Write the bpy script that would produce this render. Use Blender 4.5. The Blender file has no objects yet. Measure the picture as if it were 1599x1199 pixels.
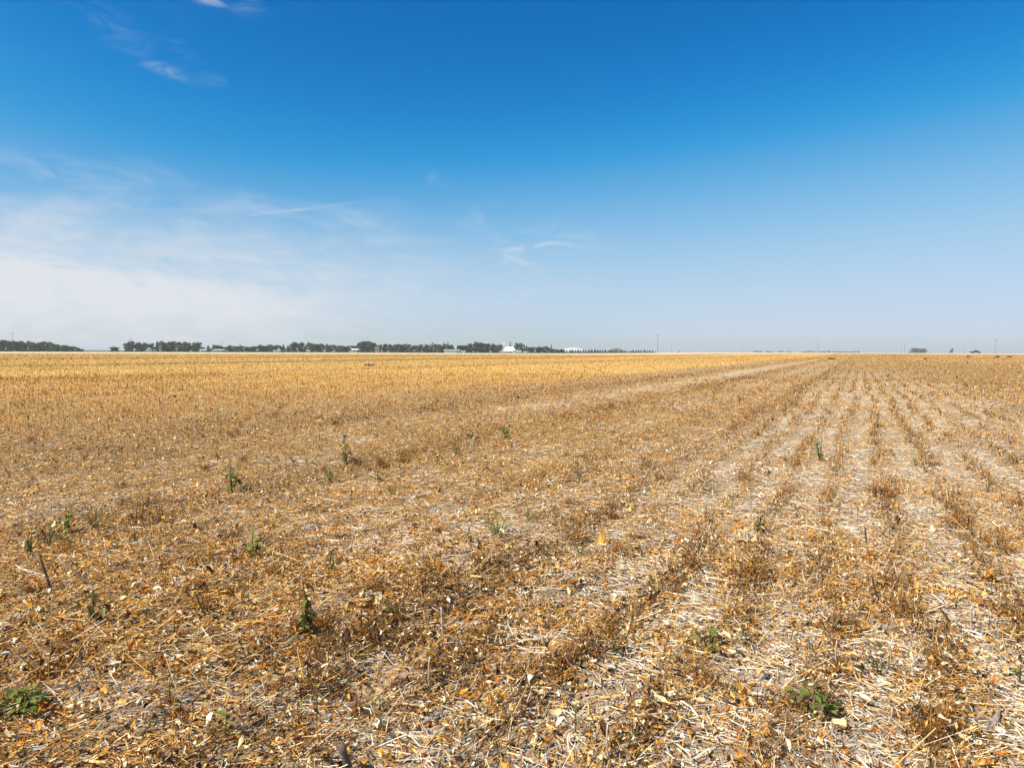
import bpy, bmesh, math, random
import numpy as np
from mathutils import Vector, Matrix, Euler

R = math.radians
rng = np.random.default_rng(7)
random.seed(11)
scene = bpy.context.scene
COL = scene.collection

# ------------------------------------------------------------------ camera, sky, sun, exposure
CAM_H = 1.30
FPX, PCX, PCY = 1067.0, 799.5, 599.5            # focal length and centre in pixels of the 1599 x 1199 photograph
PITCH, ROLL = math.atan(51 / FPX), 6.0 / 1599
cam_data = bpy.data.cameras.new('camera')
cam_data.sensor_fit = 'HORIZONTAL'; cam_data.sensor_width = 36; cam_data.lens = 36 * FPX / 1599
cam_data.clip_start = 0.05; cam_data.clip_end = 30000
cam = bpy.data.objects.new('camera', cam_data); COL.objects.link(cam)
CAM_R = Matrix.Rotation(math.pi / 2 - PITCH, 3, 'X') @ Matrix.Rotation(ROLL, 3, 'Z')
cam.matrix_world = Matrix.Translation((0, 0, CAM_H)) @ CAM_R.to_4x4()
scene.camera = cam

SUN_EL, SUN_AZ = 47.0, -124.0                     # azimuth measured from the view direction (+Y) towards +X
sun_data = bpy.data.lights.new('sun', 'SUN'); sun_data.energy = 5.0; sun_data.angle = R(0.53); sun_data.color = (1.0, 0.95, 0.87)
sun = bpy.data.objects.new('sun', sun_data); COL.objects.link(sun)
sd = Vector((math.sin(R(SUN_AZ)) * math.cos(R(SUN_EL)), math.cos(R(SUN_AZ)) * math.cos(R(SUN_EL)), math.sin(R(SUN_EL))))
sun.rotation_euler = sd.to_track_quat('Z', 'Y').to_euler()

scene.view_settings.view_transform = 'Standard'; scene.view_settings.look = 'None'
scene.view_settings.exposure = 0.32; scene.view_settings.gamma = 1.0
scene.view_settings.use_curve_mapping = False
scene.cycles.use_denoising = True; scene.cycles.denoiser = 'OPENIMAGEDENOISE'; scene.cycles.denoising_input_passes = 'RGB_ALBEDO_NORMAL'; scene.cycles.denoising_prefilter = 'ACCURATE'
scene.cycles.max_bounces = 6; scene.cycles.diffuse_bounces = 3; scene.cycles.volume_bounces = 1
scene.cycles.transparent_max_bounces = 8

def build_world():
    w = bpy.data.worlds.new('World'); scene.world = w; w.use_nodes = True
    nt = w.node_tree; N = nt.nodes; L = nt.links; N.clear()
    out = N.new('ShaderNodeOutputWorld'); bg = N.new('ShaderNodeBackground')
    bg.inputs['Strength'].default_value = 0.080
    sky = N.new('ShaderNodeTexSky'); sky.sky_type = 'NISHITA'; sky.sun_disc = False
    sky.sun_elevation = R(SUN_EL); sky.sun_rotation = R(SUN_AZ)
    sky.altitude = 500; sky.air_density = 1.0; sky.dust_density = 1.0; sky.ozone_density = 3.0
    dn = N.new('ShaderNodeVectorMath'); dn.operation = 'SCALE'; dn.inputs['Scale'].default_value = 0.1; L.new(sky.outputs[0], dn.inputs[0])
    cv = N.new('ShaderNodeRGBCurve'); L.new(dn.outputs[0], cv.inputs['Color'])      # the photograph's vivid development of the blue
    for ch, pts in zip(cv.mapping.curves, (((.0, .0), (.105, .002), (.151, .022), (.182, .095), (.242, .245), (.327, .39), (.443, .50), (.6, .57), (1, .9)),
                                           ((.0, .0), (.175, .155), (.207, .20), (.253, .295), (.3, .39), (.382, .515), (.482, .61), (.571, .655), (.7, .70), (1, .95)),
                                           ((.0, .0), (.328, .50), (.37, .575), (.433, .68), (.489, .74), (.569, .795), (.624, .82), (1, 1)))):
        for i, p in enumerate(pts):
            if i == 0: ch.points[0].location = p
            elif i == len(pts) - 1: ch.points[-1].location = p
            else: ch.points.new(*p)
    cv.mapping.update()
    hsv = N.new('ShaderNodeVectorMath'); hsv.operation = 'SCALE'; hsv.inputs['Scale'].default_value = 10.0; L.new(cv.outputs[0], hsv.inputs[0])
    def math_(op, a, b=None, c=None):
        n = N.new('ShaderNodeMath'); n.operation = op
        for i, x in enumerate((a, b, c)):
            if x is None: continue
            if isinstance(x, (int, float)): n.inputs[i].default_value = x
            else: L.new(x, n.inputs[i])
        return n.outputs[0]
    tc = N.new('ShaderNodeTexCoord'); sp = N.new('ShaderNodeSeparateXYZ'); L.new(tc.outputs['Generated'], sp.inputs[0])
    az = math_('MULTIPLY', math_('ARCTAN2', sp.outputs[0], sp.outputs[1]), 180 / math.pi)
    el = math_('MULTIPLY', math_('ARCSINE', sp.outputs[2]), 180 / math.pi)
    def noise(sx, sy, scale, detail, rough, dist, off):
        cb = N.new('ShaderNodeCombineXYZ'); L.new(math_('MULTIPLY', az, sx), cb.inputs[0]); L.new(math_('MULTIPLY', el, sy), cb.inputs[1]); cb.inputs[2].default_value = off
        n = N.new('ShaderNodeTexNoise'); n.inputs['Scale'].default_value = scale; n.inputs['Detail'].default_value = detail
        n.inputs['Roughness'].default_value = rough; n.inputs['Distortion'].default_value = dist
        L.new(cb.outputs[0], n.inputs['Vector']); return n.outputs['Fac']
    def ss(x, a, b, o0=0.0, o1=1.0):
        m = N.new('ShaderNodeMapRange'); m.interpolation_type = 'SMOOTHSTEP'
        for k, v in zip(('From Min', 'From Max', 'To Min', 'To Max'), (a, b, o0, o1)): m.inputs[k].default_value = v
        L.new(x, m.inputs['Value']); return m.outputs[0]
    def blob(a0, e0, sa, se, k, shear=0.0):                        # soft ellipse in azimuth / elevation
        da = math_('SUBTRACT', az, a0); de = math_('SUBTRACT', el, e0)
        if shear: de = math_('SUBTRACT', de, math_('MULTIPLY', da, shear))
        q = math_('ADD', math_('POWER', math_('MULTIPLY', da, 1 / sa), 2.0), math_('POWER', math_('MULTIPLY', de, 1 / se), 2.0))
        return math_('MULTIPLY', math_('EXPONENT', math_('MULTIPLY', q, -1.0)), k)
    def add(*xs):
        r = xs[0]
        for x in xs[1:]: r = math_('ADD', r, x)
        return r
    wisp = noise(0.05, 0.16, 2.0, 6.0, 0.55, 0.6, 3.1)
    wisp2 = noise(0.08, 0.28, 2.4, 9.0, 0.62, 1.2, 8.4)
    puff = noise(0.10, 0.22, 2.6, 6.0, 0.6, 0.3, 12.7)
    soft = noise(0.035, 0.10, 2.0, 4.0, 0.5, 0.4, 5.5)
    # a broad cirrus veil low in the sky on one side, thinning out to the other
    side = ss(math_('ADD', az, math_('MULTIPLY', math_('SUBTRACT', soft, 0.5), 26.0)), 10.0, -26.0)
    top_edge = math_('ADD', math_('MULTIPLY', math_('SUBTRACT', wisp, 0.5), 13.0), el)
    veil = math_('MULTIPLY', side, ss(top_edge, 13.2, 4.5))
    veil = math_('MULTIPLY', math_('MULTIPLY', veil, ss(wisp2, 0.25, 0.70, 0.45, 1.0)), ss(el, 0.0, 7.0, 0.55, 1.0))
    bank_top = math_('ADD', el, math_('MULTIPLY', math_('SUBTRACT', puff, 0.5), 6.0))
    bank_top = math_('ADD', bank_top, math_('MULTIPLY', math_('ADD', az, 36.0), 0.10))
    bank = math_('MULTIPLY', ss(bank_top, 7.3, 4.7), math_('MULTIPLY', ss(az, -6.0, -24.0), 0.80))
    bank = math_('MULTIPLY', bank, math_('MULTIPLY', ss(puff, 0.30, 0.62, 0.45, 1.0), ss(el, 0.0, 5.0, 0.40, 1.0)))
    wisps = math_('MULTIPLY', ss(wisp2, 0.42, 0.66), add(
        blob(1.5, 8.4, 4.5, 1.6, 1.0, 0.10), blob(2.5, 4.6, 3.5, 1.0, 0.35, 0.15), blob(-6.4, 13.8, 1.2, 0.6, 0.22, -0.4), blob(-2, 11.0, 2.5, 1.0, 0.5, 0.2),
        blob(-26.8, 19.8, 1.5, 0.40, 0.6, -0.2), blob(-23.4, 19.6, 0.8, 0.3, 0.7), blob(-22.6, 25.0, 2.4, 0.7, 1.5, 0.1), blob(-30.0, 21.8, 2.4, 0.9, 0.22, -0.3), blob(-25.4, 21.8, 1.1, 0.9, 0.15, -0.5),
        blob(-80, 20, 22, 6, 1.0), blob(-34, 12.2, 6, 1.0, 0.35)))
    trail = math_('MULTIPLY', blob(-17.2, 11.0, 3.8, 0.11, 0.45, 0.175), ss(wisp, 0.30, 0.6))
    dens = math_('MINIMUM', add(math_('MULTIPLY', veil, 0.74), bank, math_('MULTIPLY', wisps, 0.42), trail), 0.92)
    dens = math_('MULTIPLY', dens, ss(el, -0.5, 0.5))
    mix = N.new('ShaderNodeMix'); mix.data_type = 'RGBA'
    mix.inputs[7].default_value = (7.7, 7.95, 8.4, 1)
    L.new(dens, mix.inputs[0]); L.new(hsv.outputs[0], mix.inputs[6])
    L.new(mix.outputs[2], bg.inputs['Color']); L.new(bg.outputs[0], out.inputs['Surface'])
build_world()

# ------------------------------------------------------------------ placing: photograph pixel -> point on the ground
def hsh(i, j, s):
    n = (i.astype(np.int64) * 374761393 + j.astype(np.int64) * 668265263 + s * 1274126177) & 0xFFFFFFFF
    n = ((n ^ (n >> 13)) * 1274126177) & 0xFFFFFFFF
    return ((n ^ (n >> 16)) & 0xFFFF) / 65535.0
def vnoise(x, y, scale, seed):
    x = np.asarray(x, float) / scale; y = np.asarray(y, float) / scale
    i = np.floor(x); j = np.floor(y); fx = x - i; fy = y - j
    fx = fx * fx * (3 - 2 * fx); fy = fy * fy * (3 - 2 * fy)
    a = hsh(i, j, seed); b = hsh(i + 1, j, seed); c = hsh(i, j + 1, seed); d = hsh(i + 1, j + 1, seed)
    return (a * (1 - fx) + b * fx) * (1 - fy) + (c * (1 - fx) + d * fx) * fy
def fbm(x, y, scale, seed, o=3):
    s = 0; a = 1; t = 0
    for k in range(o):
        s = s + a * vnoise(x, y, scale / 2 ** k, seed + k * 17); t += a; a *= 0.55
    return s / t
def sstep(a, b, x):
    t = np.clip((np.asarray(x, float) - a) / (b - a), 0, 1); return t * t * (3 - 2 * t)

TH = math.atan((1340 - PCX) / FPX)              # heading of the seed rows
ROW = 0.43                                      # row spacing, metres
def row_uv(x, y):
    return x * math.cos(TH) - y * math.sin(TH), x * math.sin(TH) + y * math.cos(TH)
def row_peak(x, y, width=0.085):
    u, v = row_uv(x, y); brk = 0.5 + 0.5 * sstep(0.30, 0.52, vnoise(u * 1.6, v * 0.7, 0.75, 23)); u = u + 0.22 * (vnoise(u, v, 1.1, 5) - 0.5) + 0.11
    q = u / ROW; q = (q - np.round(q)) * ROW
    return np.exp(-(q / width) ** 2) * brk
def lanes(x, y):                                # weedy dark lanes and barer lanes along the rows, left of the open straw
    u, v = row_uv(x, y); u = u + 0.5 * (fbm(x, y, 2.2, 61) - 0.5); b = 0.55 + 0.45 * sstep(0.35, 0.6, fbm(u, v * 0.6, 1.6, 67))
    dark = (np.exp(-((u + 1.75) / 0.26) ** 2) + 0.8 * np.exp(-((u + 5.0) / 0.42) ** 2) + 0.6 * np.exp(-((u + 8.7) / 0.6) ** 2) + 0.45 * np.exp(-((u + 2.9) / 0.14) ** 2)) * b
    light = np.exp(-((u + 3.5) / 0.38) ** 2) * 0.8 + np.exp(-((u + 2.3) / 0.2) ** 2) * 0.5 + np.exp(-((u + 6.1) / 0.4) ** 2) * 0.4
    return np.clip(dark, 0, 1), np.clip(light, 0, 1)
def zones(x, y):
    u, v = row_uv(x, y)
    w = (fbm(x, y, 3.0, 41) - 0.5)
    right = sstep(-2.3, -1.1, u + w * 1.2)
    tram = np.exp(-((u + 6.7 + w * 0.5) / 0.55) ** 2) * sstep(9, 17, np.hypot(x, y)) * (0.55 + 0.45 * sstep(20, 40, np.hypot(x, y)))
    gold = sstep(-10.6, -13.2, u + w * 2.2)
    return right, tram, gold
def terrain(x, y):
    r = np.hypot(x, y); az = np.degrees(np.arctan2(x, y))
    far = 0.9 * sstep(250, 440, r) * sstep(0, 24, az) * sstep(95, 60, az)
    far = far + 0.5 * (fbm(x, y, 900.0, 3) - 0.5) * sstep(900, 2500, r)
    near = sstep(60, 15, r)
    bumps = (fbm(x, y, 0.42, 9) - 0.5) * 0.055 + (vnoise(x, y, 1.7, 12) - 0.5) * 0.05 + row_peak(x, y, 0.13) * 0.022
    return far + bumps * near
def tz(x, y): return float(terrain(np.array([x]), np.array([y]))[0])

def ray(px, py):
    return (CAM_R @ Vector(((px - PCX) / FPX, -(py - PCY) / FPX, -1.0))).normalized()
def gnd(px, py):                                # where the sight line through a pixel meets the field
    d = ray(px, py); z = 0.0; p = None
    for _ in range(6):
        t = (z - CAM_H) / d.z; p = Vector((0, 0, CAM_H)) + d * t; z = tz(p.x, p.y)
    p.z = z; return p
def hor_y(px): return 548.5 - (px - PCX) * ROLL
def far_at(px, dist):                           # a point on the ground in a pixel column, this many metres off
    d = ray(px, hor_y(px)); k = dist / math.hypot(d.x, d.y)
    p = Vector((d.x * k, d.y * k, 0)); p.z = tz(p.x, p.y); return p
def metres(px_len, dist): return px_len * dist / FPX
def px_base(px, p): return hor_y(px) + (CAM_H - p.z) * FPX / p.y

# ------------------------------------------------------------------ object helpers
def tag(o, label=None, cat=None, group=None, kind=None):
    if label: o['label'] = label
    if cat: o['category'] = cat
    if group: o['group'] = group
    if kind: o['kind'] = kind
    return o
def link(name, data, parent=None):
    o = bpy.data.objects.new(name, data); COL.objects.link(o)
    if parent: o.parent = parent
    return o
def empty(name, loc, rz=0.0, sc=1.0):
    o = link(name, None); o.empty_display_size = 0.1; o.location = loc; o.rotation_euler = (0, 0, rz); o.scale = (sc,) * 3
    return o
def np_mesh(name, verts, faces, cols=None, mat=None, smooth=False):
    verts = np.ascontiguousarray(verts, np.float32).reshape(-1, 3); faces = np.ascontiguousarray(faces, np.int32)
    n, k = faces.shape
    me = bpy.data.meshes.new(name)
    me.vertices.add(len(verts)); me.vertices.foreach_set('co', verts.ravel())
    me.loops.add(n * k); me.loops.foreach_set('vertex_index', faces.ravel())
    me.polygons.add(n); me.polygons.foreach_set('loop_start', np.arange(0, n * k, k, dtype=np.int32))
    me.polygons.foreach_set('use_smooth', np.full(n, smooth, dtype=bool))
    me.update(calc_edges=True)
    if cols is not None:
        a = me.color_attributes.new('Col', 'FLOAT_COLOR', 'POINT')
        c = np.ones((len(verts), 4), np.float32); c[:, :3] = cols; a.data.foreach_set('color', c.ravel())
    if mat: me.materials.append(mat)
    return me
class MB:                                       # small mesh collector: boxes, prisms, tubes
    def __init__(s): s.bm = bmesh.new()
    def hull(s, bot, top):
        b = [s.bm.verts.new(p) for p in bot]; t = [s.bm.verts.new(p) for p in top]; n = len(b)
        s.bm.faces.new(b[::-1]); s.bm.faces.new(t)
        for i in range(n): s.bm.faces.new((b[i], b[(i + 1) % n], t[(i + 1) % n], t[i]))
        return s
    def box(s, x0, x1, y0, y1, z0, z1):
        return s.hull([(x0, y0, z0), (x1, y0, z0), (x1, y1, z0), (x0, y1, z0)], [(x0, y0, z1), (x1, y0, z1), (x1, y1, z1), (x0, y1, z1)])
    def prism(s, prof, y0, y1):                 # profile in x-z, extruded along y
        return s.hull([(x, y0, z) for x, z in prof], [(x, y1, z) for x, z in prof])
    def tube(s, pts, radii, n=6):
        rings = []
        for i, p in enumerate(pts):
            p = Vector(p); a = Vector(pts[max(i - 1, 0)]); b = Vector(pts[min(i + 1, len(pts) - 1)]); d = (b - a).normalized()
            e = d.orthogonal().normalized(); f = d.cross(e); r = radii[i]
            rings.append([s.bm.verts.new(p + (e * math.cos(2 * math.pi * k / n) + f * math.sin(2 * math.pi * k / n)) * r) for k in range(n)])
        for q, t in zip(rings, rings[1:]):
            for k in range(n): s.bm.faces.new((q[k], q[(k + 1) % n], t[(k + 1) % n], t[k]))
        s.bm.faces.new(rings[0][::-1]); s.bm.faces.new(rings[-1]); return s
    def mesh(s, name, mat, smooth=False):
        bmesh.ops.recalc_face_normals(s.bm, faces=s.bm.faces[:])
        me = bpy.data.meshes.new(name); s.bm.to_mesh(me); s.bm.free(); me.materials.append(mat)
        if smooth:
            for p in me.polygons: p.use_smooth = True
        return me
    def build(s, name, mat, parent=None, smooth=False): return link(name, s.mesh(name, mat, smooth), parent)

# ------------------------------------------------------------------ materials
def new_mat(name):
    m = bpy.data.materials.new(name); m.use_nodes = True; nt = m.node_tree
    return m, nt.nodes, nt.links, nt.nodes['Principled BSDF']
def painted(name, col, rough=0.6, var=0.18, scale=3.0, metal=0.0):
    m, N, L, b = new_mat(name); b.inputs['Roughness'].default_value = rough; b.inputs['Metallic'].default_value = metal
    tc = N.new('ShaderNodeTexCoord'); n = N.new('ShaderNodeTexNoise'); n.inputs['Scale'].default_value = scale; n.inputs['Detail'].default_value = 5
    L.new(tc.outputs['Object'], n.inputs['Vector'])
    mx = N.new('ShaderNodeMix'); mx.data_type = 'RGBA'; L.new(n.outputs['Fac'], mx.inputs[0])
    mx.inputs[6].default_value = (*[c * (1 - var) for c in col], 1); mx.inputs[7].default_value = (*[min(1, c * (1 + var)) for c in col], 1)
    L.new(mx.outputs[2], b.inputs['Base Color']); return m
def colored(name, rough=0.85, trans=0.0, noise_scale=0.0, gloss=0.15):  # colour of each piece from its attribute
    m, N, L, b = new_mat(name); b.inputs['Roughness'].default_value = rough
    b.inputs['Specular IOR Level'].default_value = gloss
    a = N.new('ShaderNodeAttribute'); a.attribute_name = 'Col'; src = a.outputs['Color']
    if noise_scale:
        tc = N.new('ShaderNodeTexCoord'); n = N.new('ShaderNodeTexNoise'); n.inputs['Scale'].default_value = noise_scale; n.inputs['Detail'].default_value = 3
        L.new(tc.outputs['Object'], n.inputs['Vector'])
        r = N.new('ShaderNodeMapRange'); r.inputs['From Min'].default_value = 0.3; r.inputs['From Max'].default_value = 0.7; r.inputs['To Min'].default_value = 0.72; r.inputs['To Max'].default_value = 1.25
        L.new(n.outputs['Fac'], r.inputs['Value'])
        vm = N.new('ShaderNodeVectorMath'); vm.operation = 'SCALE'; L.new(src, vm.inputs[0]); L.new(r.outputs[0], vm.inputs['Scale']); src = vm.outputs[0]
    L.new(src, b.inputs['Base Color'])
    if trans:
        t = N.new('ShaderNodeBsdfTranslucent'); L.new(src, t.inputs['Color']); mx = N.new('ShaderNodeMixShader'); mx.inputs[0].default_value = trans
        L.new(b.outputs[0], mx.inputs[1]); L.new(t.outputs[0], mx.inputs[2]); L.new(mx.outputs[0], N['Material Output'].inputs['Surface'])
    return m
M_LITTER = colored('dry_litter', 0.8, 0.0, 90.0)
M_STUBBLE = colored('standing_stubble', 0.75, 0.22)
M_LEAF = colored('tree_foliage', 0.7, 0.2)
def vary_by_tree(m):                            # every tree its own tone of green
    N = m.node_tree.nodes; L = m.node_tree.links; a = [n for n in N if n.type == 'ATTRIBUTE'][0]; oi = N.new('ShaderNodeObjectInfo'); r = N.new('ShaderNodeValToRGB'); r.color_ramp.elements[0].color = (.65, .75, .7, 1); r.color_ramp.elements[1].color = (1.75, 1.55, 1.15, 1)
    L.new(oi.outputs['Random'], r.inputs[0]); v = N.new('ShaderNodeVectorMath'); v.operation = 'MULTIPLY'; L.new(r.outputs[0], v.inputs[0])
    outs = [l.to_socket for l in a.outputs['Color'].links]; L.new(a.outputs['Color'], v.inputs[1])
    for t in outs: L.new(v.outputs[0], t)
vary_by_tree(M_LEAF)
M_BARK = painted('bark', (0.11, 0.09, 0.07), 0.9)
def ground_mat():
    m, N, L, b = new_mat('field_soil'); b.inputs['Roughness'].default_value = 0.95; b.inputs['Specular IOR Level'].default_value = 0.1
    a = N.new('ShaderNodeAttribute'); a.attribute_name = 'Col'
    tc = N.new('ShaderNodeTexCoord')
    mp = N.new('ShaderNodeMapping'); mp.inputs['Rotation'].default_value = (0, 0, TH); mp.inputs['Scale'].default_value = (1.0, 0.45, 1.0)
    L.new(tc.outputs['Object'], mp.inputs['Vector'])
    fac = None
    for sc, lo, hi in ((75.0, 0.42, 1.5), (9.0, 0.72, 1.28), (0.55, 0.85, 1.15)):
        n = N.new('ShaderNodeTexNoise'); n.inputs['Scale'].default_value = sc; n.inputs['Detail'].default_value = 6; n.inputs['Roughness'].default_value = 0.65
        L.new(mp.outputs[0], n.inputs['Vector'])
        r = N.new('ShaderNodeMapRange'); r.inputs['From Min'].default_value = 0.3; r.inputs['From Max'].default_value = 0.7; r.inputs['To Min'].default_value = lo; r.inputs['To Max'].default_value = hi
        L.new(n.outputs['Fac'], r.inputs['Value'])
        if fac is None: fac = r.outputs[0]; bump_src = n.outputs['Fac']
        else:
            q = N.new('ShaderNodeMath'); q.operation = 'MULTIPLY'; L.new(fac, q.inputs[0]); L.new(r.outputs[0], q.inputs[1]); fac = q.outputs[0]
    vm = N.new('ShaderNodeVectorMath'); vm.operation = 'SCALE'; L.new(a.outputs['Color'], vm.inputs[0]); L.new(fac, vm.inputs['Scale'])
    L.new(vm.outputs[0], b.inputs['Base Color'])
    bp = N.new('ShaderNodeBump'); bp.inputs['Strength'].default_value = 0.8; bp.inputs['Distance'].default_value = 0.012
    L.new(bump_src, bp.inputs['Height']); L.new(bp.outputs[0], b.inputs['Normal'])
    return m

# ------------------------------------------------------------------ the field: one sheet out to the horizon
def field_colour(x, y):
    r = np.hypot(x, y); az = np.degrees(np.arctan2(x, y)); u, v = row_uv(x, y)
    right, tram, gold = zones(x, y)
    soil = np.array([.36, .265, .165]); straw = np.array([.60, .455, .275]); brown = np.array([.36, .19, .052]); golden = np.array([.66, .395, .105])
    n = fbm(x, y, 2.2, 71)[:, None]; n2 = fbm(u, v * 0.25, 14.0, 77)[:, None]
    warm = np.array([.45, .25, .075]); pz = (right * 0.8 + tram * .5)[:, None]; base = straw * pz + warm * (1 - pz)
    bare = (sstep(0.33 + .09 * right, 0.26 + .08 * right, fbm(x, y, 0.5, 311)) * sstep(9, 4.5, r))[:, None]; dk, lt = lanes(x, y)
    c = (soil * (1 - n) * .55 + base * (.3 + .5 * n)) * (1 - bare) + np.array([.43, .34, .235]) * bare  # ground under litter coloured darker to imitate shade in the gaps; bare patches lighter
    far = sstep(8, 32, r)[:, None]
    rp = row_peak(x, y, 0.12)[:, None] * sstep(110, 40, r)[:, None]
    rw = (sstep(5., 1.5, u) * sstep(75, 25, r))[:, None]; rb = brown * (0.85 - 0.5 * rw + 0.5 * rw * rp) + straw * (0.15 + .5 * rw - 0.5 * rw * rp)
    cc = rb * right[:, None] + (brown * 0.62 + straw * 0.38) * (1 - right[:, None])
    dl = dk[:, None]; cc = cc * (1 - .45 * dl) + (straw * .9 - cc) * (.45 * lt[:, None]); cc = cc * (1 - tram[:, None] * 0.7) + straw * 1.08 * tram[:, None] * 0.7
    g = gold[:, None]
    band = np.exp(-((u + 60) / 5.0) ** 2) * 0.95 + np.exp(-((u + 33) / 3.0) ** 2) * 0.35 + np.exp(-((u + 105) / 12) ** 2) * 0.5
    gg = golden * (0.80 + 0.4 * n2); gg = gg * (1 - band[:, None] * 0.8) + brown * 0.8 * band[:, None] * 0.8
    cc = cc * (1 - g) + gg * g
    fr = sstep(45, 160, r)[:, None] * (1 - g)                      # farther right the rows merge into a tawny brown
    cc = cc * (1 - fr) + np.array([.50, .295, .09]) * (0.75 + 0.5 * n2) * fr
    c = c * (1 - far) + cc * far
    edge = 255 + 130 * sstep(0, 25, az) + 20 * (fbm(x, y, 60., 6) - .5)
    pale = sstep(0, 14, r - edge)[:, None]
    c = c * (1 - pale) + np.array([.74, .58, .35]) * pale
    gr = (sstep(430, 470, r) * sstep(14, 4, az))[:, None]
    c = c * (1 - gr) + np.array([.13, .14, .055]) * gr
    fa = sstep(900, 1100, r)[:, None]
    c = c * (1 - fa) + (np.array([.30, .25, .13]) * (0.6 + 0.8 * fbm(x, y, 500., 91)[:, None])) * fa
    return c
def build_field():
    na, radii = 640, np.concatenate([[0.0], np.geomspace(0.25, 9000, 260)])
    ang = np.linspace(0, 2 * np.pi, na, endpoint=False)
    rr, aa = np.meshgrid(radii[1:], ang, indexing='ij')
    x = np.concatenate([[0.0], (rr * np.sin(aa)).ravel()]); y = np.concatenate([[0.0], (rr * np.cos(aa)).ravel()])
    z = terrain(x, y); nr = len(radii) - 1
    i, j = np.meshgrid(np.arange(nr - 1), np.arange(na), indexing='ij')
    a = 1 + i * na + j; b = 1 + i * na + (j + 1) % na; c = 1 + (i + 1) * na + (j + 1) % na; d = 1 + (i + 1) * na + j
    f = np.stack([a, d, c, b], -1).reshape(-1, 4)
    jj = np.arange(0, na, 2); cap = np.stack([np.zeros_like(jj), 1 + jj, 1 + (jj + 1) % na, 1 + (jj + 2) % na], -1)
    f = np.concatenate([f, cap])
    me = np_mesh('field', np.stack([x, y, z], -1), f, field_colour(x, y), ground_mat(), True)
    tag(link('field', me), 'harvested stubble field running flat to the horizon', kind='structure')
build_field()

# ------------------------------------------------------------------ litter and stubble: ground cover that nobody could count
PALE = np.array([(.74, .63, .46), (.66, .57, .45), (.82, .72, .56), (.50, .43, .34), (.68, .54, .35)])
GOLD = np.array([(.72, .365, .07), (.62, .285, .043), (.82, .48, .125), (.51, .215, .03), (.43, .165, .022), (.77, .50, .20)])
ORNG = np.array([(.56, .19, .018), (.45, .135, .013), (.64, .27, .04), (.34, .105, .014), (.68, .38, .10)])
BRWN = np.array([(.20, .095, .027), (.14, .068, .024), (.27, .125, .03), (.085, .046, .024), (.33, .18, .06)])
CREM = np.array([(.84, .68, .40), (.80, .60, .30), (.87, .75, .52)])
GREY = np.array([(.30, .255, .215), (.42, .365, .31), (.21, .18, .15), (.50, .43, .36)])
def pick(pal, n): return pal[rng.integers(0, len(pal), n)] * rng.uniform(0.82, 1.16, (n, 1))
def sample(n, d0, d1, d_flat, power, half=44.0):                   # ground points, denser close by
    g = np.geomspace(d0, d1, 4000); w = g * np.minimum(1, (d_flat / g) ** power) * np.gradient(g)
    cdf = np.cumsum(w); cdf /= cdf[-1]
    d = np.interp(rng.random(n), cdf, g); a = np.radians(rng.uniform(-half, half, n))
    return d * np.sin(a), d * np.cos(a), d
def strips(cx, cy, cz, yaw, tilt, L, W, bend, col, stations=2):    # stalks with a ridged (round-reading) section
    n = len(cx); s = np.linspace(-0.5, 0.5, stations)
    dx = np.cos(yaw) * np.cos(tilt); dy = np.sin(yaw) * np.cos(tilt); dz = np.sin(tilt)
    sx = -np.sin(yaw); sy = np.cos(yaw)
    V = np.empty((n, stations, 3, 3))
    for k, t in enumerate(s):
        b = bend * (0.25 - t * t) * L
        px = cx + dx * t * L + sx * b; py = cy + dy * t * L + sy * b; pz = cz + dz * t * L + np.abs(b) * 0.5
        for m, (o, up) in enumerate(((-0.5, 0.0), (0.0, 0.5), (0.5, 0.0))):
            V[:, k, m, 0] = px + sx * o * W - dx * 0 ; V[:, k, m, 1] = py + sy * o * W; V[:, k, m, 2] = pz + up * W
    F = []
    for k in range(stations - 1):
        for m in range(2): F.append((k * 3 + m, (k + 1) * 3 + m, (k + 1) * 3 + m + 1, k * 3 + m + 1))
    F = (np.array(F)[None] + (np.arange(n) * stations * 3)[:, None, None]).reshape(-1, 4)
    return V.reshape(-1, 3), F, np.repeat(col, stations * 3, 0)
def uprights(cx, cy, cz, yaw, lean, H, W, col):                    # standing stalks: a bent blade with a folded section
    n = len(cx); V = np.empty((n, 2, 3, 3)); lx = np.cos(yaw) * lean; ly = np.sin(yaw) * lean
    fy = yaw + rng.uniform(0, 6.28, n); ax, ay = np.cos(fy), np.sin(fy)
    for k, t in enumerate((-0.06, 1.0)):
        w = W * (1.0 if k == 0 else 0.55)
        px = cx + lx * H * t; py = cy + ly * H * t; pz = cz + H * t
        for m, (o, q) in enumerate(((-0.5, 0.0), (0.0, 0.4), (0.5, 0.0))):
            V[:, k, m, 0] = px + ax * o * w - ay * q * w; V[:, k, m, 1] = py + ay * o * w + ax * q * w; V[:, k, m, 2] = pz
    F = np.array([(0, 1, 4, 3), (1, 2, 5, 4)]); F = (F[None] + (np.arange(n) * 6)[:, None, None]).reshape(-1, 4)
    return V.reshape(-1, 3), F, np.repeat(col, 6, 0)
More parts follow.
